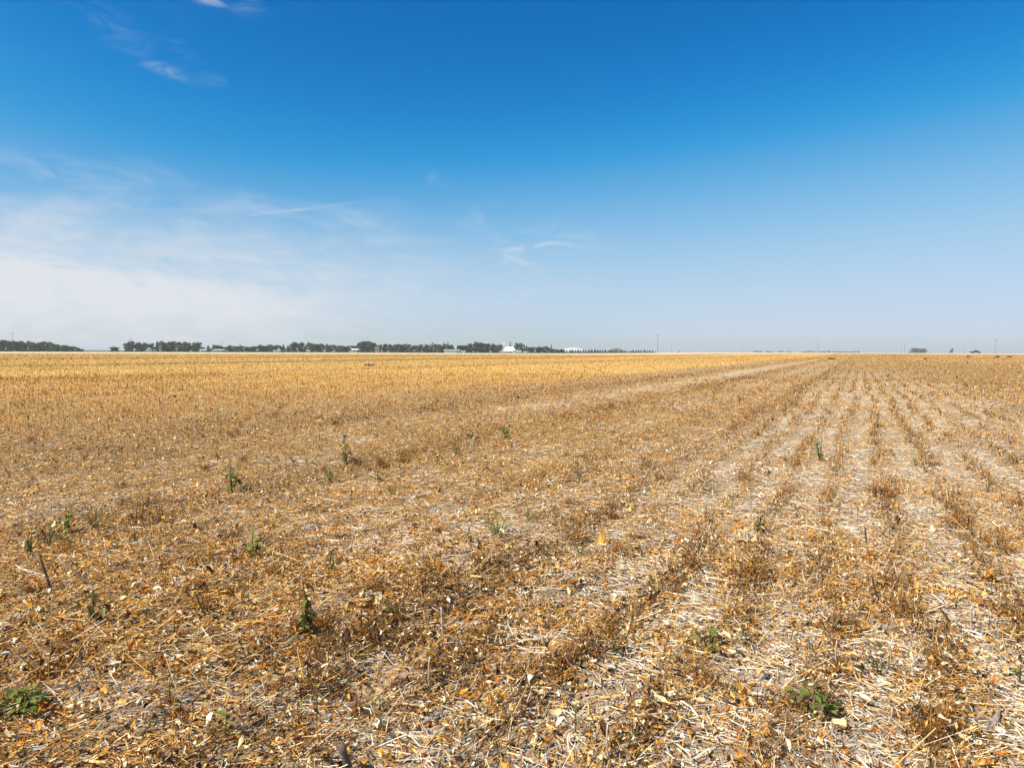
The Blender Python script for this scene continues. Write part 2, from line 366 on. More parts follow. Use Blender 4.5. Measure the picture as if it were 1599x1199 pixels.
def curls(cx, cy, cz, yaw, tilt, L, W, col):                       # crumpled dry leaves: a 3 x 3 sheet, curled and twisted
    n = len(cx); V = np.empty((n, 3, 3, 3)); curl = rng.uniform(-0.5, 1.5, n); arch = rng.uniform(-0.8, 0.9, n); tw = rng.uniform(-1.0, 1.0, n)
    wf = np.stack([rng.uniform(0.2, 0.6, n), rng.uniform(0.8, 1.1, n), rng.uniform(0.08, 0.5, n)], 1)
    c, s = np.cos(yaw), np.sin(yaw); ct, st = np.cos(tilt), np.sin(tilt)
    for i, a in enumerate((-0.5, 0.0, 0.5)):
        for j, b in enumerate((-0.5, 0.0, 0.5)):
            lx = a * L + rng.normal(0, 0.06, n) * L; ly = b * W * wf[:, i] + rng.normal(0, 0.05, n) * W
            lz = curl * (b * b) * 4 * W * 0.45 * wf[:, i] + arch * (a * a) * L * 1.2 + tw * a * b * W * 2 + rng.normal(0, 0.07, n) * W
            x2 = lx * ct - lz * st; z2 = lx * st + lz * ct
            V[:, i, j, 0] = cx + x2 * c - ly * s; V[:, i, j, 1] = cy + x2 * s + ly * c; V[:, i, j, 2] = cz + z2
    F = np.array([(0, 3, 4, 1), (1, 4, 5, 2), (3, 6, 7, 4), (4, 7, 8, 5)]); F = (F[None] + (np.arange(n) * 9)[:, None, None]).reshape(-1, 4)
    return V.reshape(-1, 3), F, np.repeat(col, 9, 0) * rng.uniform(.62, 1.25, (n * 9, 1))
def flakes(cx, cy, cz, yaw, tilt, L, W, col):                      # the same leaves farther off: one folded sheet
    n = len(cx); V = np.empty((n, 3, 2, 3)); c, s = np.cos(yaw), np.sin(yaw); fold = rng.uniform(-.5, .8, n); tw = rng.uniform(-.5, .5, n); ct, st = np.cos(tilt), np.sin(tilt)
    for i, a in enumerate((-0.5, 0.0, 0.5)):
        wf = rng.uniform(.3, .7, n) if i != 1 else rng.uniform(.8, 1.1, n)
        for j, b in enumerate((-0.5, 0.5)):
            lx = a * L; ly = b * W * wf + rng.normal(0, .05, n) * W; lz = fold * abs(a) * L * .6 + tw * a * b * W * 3; x2 = lx * ct - lz * st; z2 = lx * st + lz * ct
            V[:, i, j, 0] = cx + x2 * c - ly * s; V[:, i, j, 1] = cy + x2 * s + ly * c; V[:, i, j, 2] = cz + z2
    F = np.array([(0, 2, 3, 1), (2, 4, 5, 3)]); F = (F[None] + (np.arange(n) * 6)[:, None, None]).reshape(-1, 4)
    return V.reshape(-1, 3), F, np.repeat(col, 6, 0)
def join(parts):
    V, F, C, o = [], [], [], 0
    for v, f, c in parts: V.append(v); F.append(f + o); C.append(c); o += len(v)
    return np.concatenate(V), np.concatenate(F), np.concatenate(C)
def stuff(name, parts, mat, label, cat):
    v, f, c = join(parts); tag(link(name, np_mesh(name, v, f, c, mat)), label, cat, kind='stuff')

def pale_share(x, y, d):                        # how much bleached straw lies open here, against brown leaf litter
    right, tram, gold = zones(x, y); rp = row_peak(x, y, 0.10)
    n1 = fbm(x, y, 0.75, 101); n2 = fbm(x, y, 2.6, 131)
    u, v = row_uv(x, y); right = right * (1 - 0.6 * sstep(0.8, 3.5, u) * sstep(4, 9, d)) * (1 - .75 * sstep(18, 45, d))
    p = right * (1 - 0.97 * rp) * (.10 + .90 * sstep(0.43, 0.57, 0.6 * n1 + 0.4 * n2 + 0.10 * sstep(5, 10, d))) * 0.97
    dk, lt = lanes(x, y); p = p * (1 - .9 * dk) + (1 - right) * sstep(0.50, 0.64, 0.55 * n1 + 0.45 * n2 + .12 * lt - .2 * dk) * 0.6 * (1 - 0.8 * gold)
    return np.clip(p + 0.7 * tram, 0, 1)

def build_litter():
    # straw lying about
    n = 200000; x, y, d = sample(n, 1.75, 34, 4.5, 1.75)
    p = pale_share(x, y, d); k = rng.random(n) < (0.22 + 0.78 * p); x, y, d, p = x[k], y[k], d[k], p[k]; n = len(x)
    col = np.where((rng.random(n) < 0.30 + 0.55 * p)[:, None], pick(PALE, n), pick(GOLD, n)); g = rng.random(n) < 0.08; col[g] = pick(GREY, g.sum())
    far = np.maximum(1, d / 9) ** 0.65
    L = np.exp(rng.normal(math.log(.048), .5, n)); W = np.exp(rng.normal(math.log(.0036), .4, n)) * far
    z = terrain(x, y) + 0.004 + rng.gamma(1.3, 0.009, n)
    yaw = 9.0 * fbm(x, y, 0.5, 341) + rng.normal(0, 0.75, n); tilt = rng.normal(0, 0.16, n)
    bd = rng.normal(0, 0.22, n); q = (d < 5.0) & (L > .07); r = ~q
    a = [strips(x[m], y[m], z[m], yaw[m], tilt[m], L[m], W[m], bd[m], col[m], k) for m, k in ((q, 3), (r, 2))]
    stuff('straw_litter', a, M_LITTER, 'loose bleached and golden straw strewn over the soil between the rows', 'straw')
    # crumpled leaves and chaff
    n = 330000; x, y, d = sample(n, 1.75, 40, 4.0, 1.8)
    p = pale_share(x, y, d); zr = zones(x, y)[0]; bare = sstep(0.33 + .09 * zr, 0.26 + .08 * zr, fbm(x, y, 0.5, 311)) * sstep(9, 4.5, d); k = rng.random(n) < (1.0 - (0.72 + .2 * sstep(5, 12, d)) * p) * (1 - .6 * bare) * (1 - .25 * (1 - zr) * sstep(7, 4, d) * (1 - lanes(x, y)[0])); x, y, d, p = x[k], y[k], d[k], p[k]; n = len(x)
    rp = row_peak(x, y, 0.12); patch = fbm(x, y, 0.55, 151)
    t = rng.random(n); col = pick(GOLD, n)
    o = t < 0.13 + 0.6 * sstep(0.52, 0.65, patch); col[o] = pick(ORNG, o.sum())
    right, tram, gold = zones(x, y); b = rng.random(n) < 0.11 + .03 * right + (0.18 + 0.42 * right) * rp + .55 * lanes(x, y)[0] + 0.30 * sstep(0.50, 0.66, fbm(x, y, 0.9, 171)) + 0.16 * (1 - right) * (1 - gold) * sstep(5, 12, d); col[b] = pick(BRWN, b.sum())
    c = rng.random(n) < 0.13 * (1 - .75 * sstep(6, 14, d)); col[c] = pick(CREM, c.sum())
    far = np.maximum(1, d / 8) ** 0.55
    L = np.exp(rng.normal(math.log(0.0175), 0.42, n)) * far; W = L * rng.uniform(0.20, 0.68, n)
    z = terrain(x, y) + 0.004 + rng.gamma(1.4, 0.010, n) * (1 + .8 * rp + .8 * lanes(x, y)[0])
    yaw = rng.uniform(0, 6.283, n); tl = rng.normal(0, 0.55, n); q = (d < 4.8) & (L > .02)
    a = [f(x[m], y[m], z[m], yaw[m], tl[m], L[m], W[m], col[m]) for f, m in ((curls, q), (flakes, ~q))]
    stuff('leaf_litter', a, M_LITTER, 'crumpled brown, orange and cream leaf litter covering the ground', 'leaf litter')
    # fine broken stems, slanting up out of the litter
    n = 200000; x, y, d = sample(n, 1.75, 30, 4.0, 1.75)
    p = pale_share(x, y, d); rp = row_peak(x, y, 0.13)
    k = rng.random(n) < (0.75 - 0.6 * p + 0.3 * rp); x, y, d, rp = x[k], y[k], d[k], rp[k]; n = len(x)
    col = pick(GOLD, n); b = rng.random(n) < 0.15 + 0.45 * rp; col[b] = pick(BRWN, b.sum()); c = rng.random(n) < 0.25; col[c] = pick(CREM, c.sum())
    far = np.maximum(1, d / 9) ** 0.7
    L = np.exp(rng.normal(math.log(.042), .5, n)) * (1 + 0.4 * rp); tilt = rng.normal(0.08, 0.28, n)
    z = terrain(x, y) + 0.004 + np.abs(np.sin(tilt)) * L * 0.45 + rng.gamma(1.2, 0.006, n)
    yaw = np.where(rng.random(n) < .55, math.pi / 2 - TH - .35 + 2.2 * (fbm(x, y, .8, 351) - .5) + rng.normal(0, .35, n), rng.uniform(0, 6.283, n))
    a = strips(x, y, z, yaw, tilt, L, rng.uniform(0.0016, 0.0036, n) * far, rng.normal(0, 0.3, n), col, 2)
    stuff('broken_stems', [a], M_LITTER, 'fine broken brown stems and chaff scattered through the litter', 'stems')

def build_stubble():
    # brown stubble standing in the seed rows
    parts = []
    n = 520000; x, y, d = sample(n, 2.0, 360, 7, 1.5)
    right, tram, gold = zones(x, y); rp = row_peak(x, y, 0.075)
    patch = sstep(0.28, 0.62, fbm(x, y, 0.9, 201))
    keep = (right * (0.02 + 0.98 * rp) * (0.35 + 0.65 * patch) + (1 - right) * np.clip((0.14 + 0.5 * sstep(6, 12, d)) * (0.2 + 0.8 * patch) * (0.6 + .4 * rp) + .7 * lanes(x, y)[0] - .3 * lanes(x, y)[1], 0, 1)) * (1 - 0.85 * tram) * (1 - gold * 0.8)
    keep = keep * (0.5 + 0.5 * sstep(2.5, 5.5, d))
    k = rng.random(n) < keep; x, y, d, rp, right = x[k], y[k], d[k], rp[k], right[k]; n = len(x)
    col = pick(GOLD, n); b = rng.random(n) < 0.30 + 0.5 * rp * right + .15 * (fbm(x, y, 2.5, 211) - .3) + .4 * lanes(x, y)[0]; col[b] = pick(BRWN, b.sum()); c = rng.random(n) < 0.12; col[c] = pick(CREM, c.sum())
    o = rng.random(n) < 0.14; col[o] = pick(ORNG, o.sum())
    H = rng.uniform(0.025, 0.10, n) ** 1.0 * (0.8 + 0.25 * right + .2 * rp) * (0.7 + .6 * fbm(x, y, 1.2, 261)); W = np.maximum(rng.uniform(0.002, 0.0045, n), d * 0.0006 * rng.uniform(0.7, 1.5, n))
    parts.append(uprights(x, y, terrain(x, y), rng.uniform(0, 6.283, n), np.abs(rng.normal(0, 0.55, n)), H, W, col))
    stuff('row_stubble', parts, M_STUBBLE, 'short brown stubble standing in rows that meet at the horizon', 'stubble')
    # taller golden cereal stubble beyond
    n = 190000; x, y, d = sample(n, 9, 260, 16, 1.5, 46)
    right, tram, gold = zones(x, y); u, v = row_uv(x, y)
    dens = fbm(u, v * 0.3, 5.0, 231)
    keep = gold * (0.45 + 0.55 * sstep(0.3, 0.6, dens)) + 0.05
    keep = keep * (1 - right) * (1 - 0.6 * np.exp(-((u + 62) / 5.0) ** 2))
    k = rng.random(n) < keep; x, y, d, u, v, gold = x[k], y[k], d[k], u[k], v[k], gold[k]; n = len(x)
    col = pick(GOLD, n) * np.array([1.08, 1.2, 1.15]); c = rng.random(n) < 0.30; col[c] = pick(CREM, c.sum()); b = rng.random(n) < 0.03 + 0.2 * (fbm(u, v * .2, 9., 251)) + .7 * (np.exp(-((u + 60) / 4.5) ** 2) + .5 * np.exp(-((u + 30) / 2.0) ** 2) + .6 * np.exp(-((u + 100) / 9) ** 2)); col[b] = pick(BRWN, b.sum()) * 1.3
    H = rng.uniform(0.04, 0.13, n); W = np.maximum(rng.uniform(0.003, 0.005, n), d * 0.0006 * rng.uniform(0.7, 1.5, n))
    parts = [uprights(x, y, terrain(x, y), rng.uniform(0, 6.283, n), rng.uniform(0, 0.4, n), H, W, col)]
    stuff('golden_stubble', parts, M_STUBBLE, 'taller golden cereal stubble in the far part of the field', 'stubble')
build_litter()
build_stubble()

# ------------------------------------------------------------------ trees
ORD = ['first', 'second', 'third', 'fourth', 'fifth', 'sixth', 'seventh', 'eighth', 'ninth', 'tenth', 'eleventh', 'twelfth', 'thirteenth', 'fourteenth', 'fifteenth', 'sixteenth',
       'seventeenth', 'eighteenth', 'nineteenth', 'twentieth'] + ['twenty-' + s for s in 'first second third fourth fifth sixth seventh eighth ninth'.split()] + ['thirtieth'] + \
      ['thirty-' + s for s in 'first second third fourth fifth sixth seventh eighth ninth'.split()] + ['fortieth']
def quads_at(P, size, col, flat=0.0):
    n = len(P); a = rng.normal(size=(n, 3)); a /= np.linalg.norm(a, axis=1)[:, None]; b = rng.normal(size=(n, 3)); b -= (a * b).sum(1)[:, None] * a; b /= np.linalg.norm(b, axis=1)[:, None]
    s = size[:, None]; V = np.stack([P - a * s - b * s * .7, P + a * s * .8 - b * s * .5, P + a * s + b * s * .7, P - a * s * .7 + b * s * .6], 1).reshape(-1, 3)
    return V, np.arange(4 * n).reshape(-1, 4), np.repeat(col, 4, 0)
def leafy_variant(k):                           # unit-height broadleaf tree: trunk with limbs, crown of leaf clumps
    r = np.random.default_rng(100 + k); w = 0.30 + 0.16 * r.random()
    lobes = []
    for i in range(11):
        h = 0.10 + 0.78 * (i / 10) ** .9; sp = w * (1.0 if h < 0.55 else 1.55 - h) * 0.8; a = r.uniform(0, 6.28); q = sp * math.sqrt(r.random())
        lobes.append((q * math.cos(a), q * math.sin(a), h, r.uniform(0.12, 0.19)))
    P, C, S = [], [], []
    for lx, ly, lz, lr in lobes:
        m = 90; v = r.normal(size=(m, 3)); v /= np.linalg.norm(v, axis=1)[:, None]; v *= (r.random((m, 1)) ** 0.4) * lr * np.array([1.15, 1.15, 0.95])
        P.append(v + (lx, ly, max(lz, 0.10))); base = np.array([.075, .115, .036]) * r.uniform(0.7, 1.35) * np.array([r.uniform(.85, 1.2), 1, r.uniform(.8, 1.2)])
        C.append(base * r.uniform(0.75, 1.3, (m, 1))); S.append(r.uniform(0.028, 0.055, m))
    P = np.concatenate(P); P[:, 2] = np.clip(P[:, 2], 0.0, 1.0)
    crown = np_mesh('crown', *quads_at(P, np.concatenate(S), np.concatenate(C)), M_LEAF)
    mb = MB(); mb.tube([(0, 0, -.02), (.01, 0, .2), (.0, .01, .45), (.015, 0, .78)], [.028, .022, .015, .004])
    for lx, ly, lz, lr in lobes[:6]: mb.tube([(0, 0, lz * .45), (lx * .5, ly * .5, lz * .75), (lx, ly, lz)], [.012, .008, .003], 4)
    return mb.mesh('trunk', M_BARK), crown, w
def spruce_variant(k):                          # unit-height spruce: straight trunk, drooping whorls narrowing to the tip
    r = np.random.default_rng(200 + k); w = 0.17 + 0.06 * r.random(); P, C, S = [], [], []
    for i in range(15):
        h = 0.05 + 0.93 * i / 14; rad = w * (1 - h) ** 0.85 + 0.008; m = int(12 + 50 * (1 - h)); a = r.uniform(0, 6.28, m); q = rad * np.sqrt(r.uniform(0.08, 1.0, m)) * r.uniform(0.8, 1.15, m)
        P.append(np.stack([q * np.cos(a), q * np.sin(a), h - q * 0.35 + r.normal(0, .012, m)], 1)); C.append(np.array([.042, .075, .034]) * r.uniform(0.7, 1.4, (m, 1))); S.append(r.uniform(.02, .04, m))
    P = np.concatenate(P); P[:, 2] = np.clip(P[:, 2], 0.02, 1.0)
    crown = np_mesh('crown', *quads_at(P, np.concatenate(S), np.concatenate(C)), M_LEAF)
    return MB().tube([(0, 0, -.02), (0, 0, .5), (0, 0, .98)], [.02, .012, .002]).mesh('trunk', M_BARK), crown, w
LEAFY = [leafy_variant(k) for k in range(7)]; SPRUCE = [spruce_variant(k) for k in range(3)]
def tree(px, dist, top_px, label, group, spruce=False, width_px=None, cat='tree'):
    p = far_at(px, dist); H = metres(max(1.5, px_base(px, p) - top_px + .8), dist)
    var = random.choice(SPRUCE if spruce else LEAFY)
    o = empty('spruce_tree' if spruce else 'broadleaf_tree', p, random.uniform(0, 6.28))
    sx = H * (2.6 if spruce else 1) if width_px is None else metres(width_px, dist) / (2 * var[2] * 0.95)
    o.scale = (sx, sx, H); tag(o, label, cat, group)
    link('trunk', var[0], o); link('crown', var[1], o)
    return o
def shelterbelt(profile, step, dist, where, group, spruce=False, width=13, jitter=1.5, depth=14, mixed=0.0):
    """profile: (pixel column, pixel row of the tops); trees stand side by side along it"""
    xs = [a for a, _ in profile]; ys = [b for _, b in profile]; px = xs[0] + step * .5; k = 0; lst = []
    while px < xs[-1]:
        lst.append((px + random.uniform(-.2, .2) * step, np.interp(px, xs, ys) + random.uniform(-jitter, jitter))); px += step
    for k, (px, top) in enumerate(lst):
        sp = spruce or random.random() < mixed
        kind = 'dark spruce' if sp else 'leafy green tree'
        tree(px, dist + random.uniform(-depth, depth), top, f'{kind}, {ORD[k]} from left {where}', group, sp, None if sp and spruce else width * random.uniform(.8, 1.35) * (0.6 if sp else 1))
D0 = 640.0
shelterbelt([(-6, 541), (20, 542), (45, 543.3), (80, 544), (103, 546.5), (128, 550.5)], 7.0, D0 - 20, 'in the low wood at the left horizon', 'trees of the low wood at the left end')
shelterbelt([(173, 548.5), (186, 547.6)], 6.5, D0, 'in the tiny clump right of the low wood', 'bushes of the tiny clump', width=9, jitter=.4)
shelterbelt([(198, 542), (212, 540.6), (226, 543), (240, 541.5), (262, 540.5), (285, 541), (303, 540), (312, 539.5)], 7.2, D0, 'in the shelterbelt around the small white shed', 'trees of the belt around the white shed', mixed=.08)
shelterbelt([(323, 544), (337, 544.2), (344, 547), (352, 545), (365, 545), (378, 544), (392, 545.8), (412, 543.5), (430, 543), (450, 542)], 7.2, D0, 'behind the long white trailer home', 'low village trees behind the trailer home', mixed=.1)
shelterbelt([(452, 538.5), (468, 538), (478, 540), (486, 539), (499, 541), (512, 543), (530, 542), (552, 543.5)], 7.4, D0, 'in the trees left of the cream house', 'village trees left of the cream house', mixed=.1)
shelterbelt([(560, 537), (572, 536), (584, 538)], 6.5, D0, 'in the tall clump beside the cream house', 'tall clump beside the cream house', width=14)
shelterbelt([(592, 541), (602, 538), (612, 541), (640, 540), (660, 540.5), (690, 539.5)], 7.0, D0, 'in the dense belt left of the white bungalow', 'dense belt left of the white bungalow', mixed=.12)
shelterbelt([(690, 540), (710, 541), (727, 541), (735, 537), (744, 534.2), (752, 536.5), (768, 538), (784, 539)], 6.8, D0 + 10, 'in the wood between bungalow and church', 'wood between bungalow and church', mixed=.12, width=14)
shelterbelt([(803, 538), (810, 536), (818, 538.5), (824, 542), (845, 542), (855, 540.5), (862, 544), (880, 546.5)], 6.4, D0 + 10, 'in the trees right of the church', 'trees right of the church', mixed=.3, width=11)
shelterbelt([(866, 546), (880, 546), (912, 546), (930, 544.8), (950, 546), (975, 546.5), (1000, 545), (1026, 547)], 4.3, D0 - 60, 'in the young spruce row below the white hall', 'young spruce row below the arched hall', True, jitter=.7, depth=4)
for px, top, w in ((375, 542.6, 'rising above the low village trees near the trailer home'), (675, 535.8, 'leftmost of three narrow spires above the bungalow trees'), (693, 536.5, 'middle of three narrow spires above the bungalow trees'),
                   (699.5, 535.2, 'tallest of three narrow spires above the bungalow trees'), (797, 533.6, 'standing behind the church roof'), (822, 539.5, 'pointed, just right of the white camper'), (860.5, 537.5, 'thin, at the right end of the village trees')):
    tree(px, D0 + 25, top, 'dark spruce ' + w, 'village spruces', True, 5.5)
for px, d, top, w, lb in ((1430, 1900, 540.6, 12, 'hazy blue tree on the right horizon, left half of a pair'), (1442, 1900, 541.2, 13, 'hazy blue tree on the right horizon, right half of a pair'),
                          (1486, 1700, 541, 5, 'small lone hazy tree on the horizon left of the pickup truck'), (1421.5, 1900, 544.6, 4, 'tiny bush left of the hazy pair of trees on the horizon')):
    tree(px, d, top, lb, 'hazy trees on the right horizon', False, w)
far_x = [1180, 1188, 1199, 1204, 1217, 1221, 1232, 1253, 1259, 1266, 1272, 1281, 1288, 1294, 1303, 1309, 1314, 1321, 1327, 1334, 1341]
for k, px in enumerate(far_x):
    tree(px, random.uniform(2600, 3200), hor_y(px) - random.uniform(0.3, 1.8), f'faint far-off tree, {ORD[k]} from the left in the blue treeline on the horizon', 'faint far-off treeline', False, random.uniform(5, 9))

# ------------------------------------------------------------------ village buildings
W_WHITE = painted('white_siding', (.84, .82, .77), .6, .05); W_CREAM = painted('cream_siding', (.72, .62, .40), .7, .06); W_RED = painted('red_siding', (.55, .12, .08), .7, .1)
W_ORANGE = painted('tan_brick', (.50, .26, .14), .8, .12); W_PINK = painted('pale_stucco', (.72, .52, .42), .8, .06)
R_GREY = painted('grey_shingles', (.50, .48, .45), .8, .1); R_WHITE = painted('white_metal_roof', (.84, .83, .79), .5, .04); R_BROWN = painted('brown_shingles', (.24, .15, .10), .85, .15); R_BLUE = painted('pale_roof', (.82, .83, .80), .5, .05)
GLASS = painted('window_glass', (.03, .04, .05), .12, .1); DOOR = painted('door_paint', (.10, .08, .07), .5, .1); STEEL = painted('galvanised_steel', (.55, .57, .58), .4, .08, 2, .5)
POLE = painted('weathered_pole', (.20, .16, .13), .9, .2); WIRE = painted('wire_metal', (.45, .45, .45), .5, .05)
def house(name, px0, px1, top_px, dist, label, wall, roof, roof_frac=.4, depth=8.0, cat='house', wins=3, door=True, eave=.4, axis='x', rz=0.0, group=None):
    px = (px0 + px1) / 2; p = far_at(px, dist); H = metres(px_base(px, p) - top_px, dist); w = metres(px1 - px0, dist) / 2; hw = H * (1 - roof_frac); d = depth / 2
    o = empty(name, p, rz - math.atan2(p.x, p.y)); tag(o, label, cat, group)
    if axis == 'x':                             # ridge runs across the view
        MB().hull([(-w, -d, -.3), (w, -d, -.3), (w, d, -.3), (-w, d, -.3)], [(-w, -d, hw), (w, -d, hw), (w, d, hw), (-w, d, hw)]).build('wall', wall, o)
        m = MB(); e = eave; m.hull([(-w - e, -d - e, hw + .003), (-w - e, d + e, hw + .003), (-w - e, 0, H)], [(w + e, -d - e, hw + .003), (w + e, d + e, hw + .003), (w + e, 0, H)]); m.build('roof', roof, o)
    else:
        MB().hull([(-w, -d, -.3), (w, -d, -.3), (w, -d, hw), (0, -d, H - .12), (-w, -d, hw)], [(-w, d, -.3), (w, d, -.3), (w, d, hw), (0, d, H - .12), (-w, d, hw)]).build('wall', wall, o)
        e = eave; m = MB()
        for s in (-1, 1): m.hull([(s * (w + e), -d - e, hw - e * roof_frac), (0, -d - e, H), (0, -d - e, H + .15), (s * (w + e), -d - e, hw - e * roof_frac + .15)], [(s * (w + e), d + e, hw - e * roof_frac), (0, d + e, H), (0, d + e, H + .15), (s * (w + e), d + e, hw - e * roof_frac + .15)])
        m.build('roof', roof, o)
    for i in range(wins):
        x = -w + 2 * w * (i + .7) / (wins + .9); a = min(.75, w / (wins + 1) * .8)
        f = MB().box(x - a - .08, x + a + .08, -d - .06, -d + .02, hw * .38, hw * .80).build('window', W_WHITE, o); MB().box(x - a, x + a, -d - .08, -d - .062, hw * .41, hw * .77).build('pane', GLASS, f)
    if door: MB().box(w * .78 - .5, w * .78 + .5, -d - .05, -d + .02, 0, min(2.1, hw * .85)).build('door', DOOR, o)
    return o, w, hw, H, d
# small arched shed in the left belt
def arch_hall(name, px0, px1, top_px, base_px, dist, depth, label, cat, mat, rib=True):
    px = (px0 + px1) / 2; p = far_at(px, dist); w = metres(px1 - px0, dist) / 2; H = metres(px_base(px, p) - top_px, dist)
    o = empty(name, p, -math.atan2(p.x, p.y)); tag(o, label, cat); n = 14
    arc = [(-w * math.cos(math.pi * i / n), H * (math.sin(math.pi * i / n) ** .8)) for i in range(n + 1)]
    MB().prism([(x, z) for x, z in arc], -depth / 2, depth / 2).build('arched_roof', mat, o, True)
    arc2 = [(x * .97, z * .97) for x, z in arc]
    MB().prism(arc2, -depth / 2 - .1, -depth / 2 - .003).build('end_wall', W_WHITE, o); MB().box(-w * .25, w * .25, -depth / 2 - .16, -depth / 2 - .103, 0, H * .5).build('door', STEEL, o)
    return o
arch_hall('arched_shed', 229.5, 236, 547.6, 553, 600, 6, 'small white arched shed at the foot of the left tree belt', 'shed', W_WHITE)
house('shed', 313.5, 322, 549.3, 600, 'little pale grey shed in the gap between two tree belts', W_WHITE, R_GREY, .4, 5, 'shed', 1, True, .2)
house('trailer_home', 335, 349, 549.2, 590, 'long low white trailer home in front of the low village trees', W_WHITE, R_WHITE, .25, 5, 'house', 4, True, .2)
house('cottage', 427, 437, 549.8, 590, 'low white cottage half hidden in the low village trees', W_WHITE, R_GREY, .4, 6, 'house', 2, True, .2)
house('cream_house', 549.5, 559, 546.4, 600, 'cream house with a pale roof beside the tall tree clump', W_CREAM, R_WHITE, .35, 8, 'house', 2, True, .3)
house('brick_hall', 585.5, 592, 543.2, 615, 'tall tan brick hall showing between two tree clumps', W_ORANGE, R_BROWN, .2, 9, 'building', 2, False, .1)
house('bungalow', 694, 716.5, 546.6, 585, 'long white bungalow with grey roof and dark windows in front of the trees', W_WHITE, R_GREY, .34, 9, 'house', 5, True, .5)
house('garage', 717.5, 727, 548.4, 590, 'small white garage standing right beside the long bungalow', W_WHITE, R_GREY, .4, 6, 'garage', 1, True, .2)
def church():
    d = 610; p = far_at(795, d); o = empty('church', p, -math.atan2(p.x, p.y)); tag(o, 'white church with slender steeple and bright roof among the village trees', 'church')
    px = lambda a: metres(a - 795, d); h = lambda y: metres(px_base(795, p) - y, d)
    x0, x1 = px(788.2), px(804.2); hw, hr = h(546.8), h(541.2)
    MB().box(x0, x1, -4, 4, -.3, hw).build('wall', W_WHITE, o)
    MB().hull([(x0 - .2, -4.5, hw + .003), (x0 - .2, 4.5, hw + .003), (x0 - .2, 0, hr)], [(x1 + .2, -4.5, hw + .003), (x1 + .2, 4.5, hw + .003), (x1 + .2 - 1.6, 0, hr)]).build('roof', R_BLUE, o)
    for k in range(4):
        x = x0 + (x1 - x0) * (k + .6) / 4.2; f = MB().prism([(x - .5, hw * .3), (x + .5, hw * .3), (x + .5, hw * .65), (x, hw * .82), (x - .5, hw * .65)], -4.06, -3.98).build('window', W_PINK, o)
        MB().prism([(x - .38, hw * .33), (x + .38, hw * .33), (x + .38, hw * .63), (x, hw * .77), (x - .38, hw * .63)], -4.08, -4.062).build('pane', GLASS, f)
    a, b = px(785.0), px(788.1); t = h(539.5)
    tw = MB().box(a, b, -1.2, 1.2, -.3, t).build('tower', W_PINK, o); c = (a + b) / 2
    MB().box(c - .35, c + .35, -1.26, -1.18, t * .62, t * .82).build('belfry_opening', GLASS, tw)
    MB().box(c - .5, c + .5, -1.27, -1.18, 0, 2.2).build('door', DOOR, tw)
    sp = MB().hull([(a - .15, -1.35, t + .003), (b + .15, -1.35, t + .003), (b + .15, 1.35, t + .003), (a - .15, 1.35, t + .003)], [(c - .08, -.08, h(533)), (c + .08, -.08, h(533)), (c + .08, .08, h(533)), (c - .08, .08, h(533))]).build('spire', W_PINK, o)
    cr = MB(); cr.box(c - .06, c + .06, -.06, .06, h(533.2), h(531)); cr.box(c - .4, c + .4, -.062, .062, h(532), h(531.8)); cr.build('cross', STEEL, sp)
church()
house('red_house', 786.5, 800.5, 547.4, 580, 'low red house with white roof standing in front of the church', W_RED, R_WHITE, .45, 8, 'house', 3, True, .3)
def camper():
    d = 585; p = far_at(810.5, d); o = empty('camper_trailer', p, .1); tag(o, 'white camper trailer parked right of the church', 'trailer')
    MB().prism([(-1.9, .5), (1.8, .5), (1.95, .9), (1.9, 1.7), (1.5, 2.2), (-1.6, 2.2), (-1.95, 1.6)], -1.1, 1.1).build('body', W_WHITE, o); MB().box(-1.1, -.1, -1.13, -1.09, 1.2, 1.8).build('window', GLASS, o); MB().box(.5, 1.1, -1.13, -1.09, .55, 1.9).build('door', STEEL, o)
    for s in (-1, 1): MB().tube([(0, s * 1.05, .34), (0, s * .8, .34)], [.34, .34], 14).build('wheel', DOOR, o)
    MB().box(-3.0, -1.9, -.06, .06, .45, .55).build('tow_bar', STEEL, o)
camper()
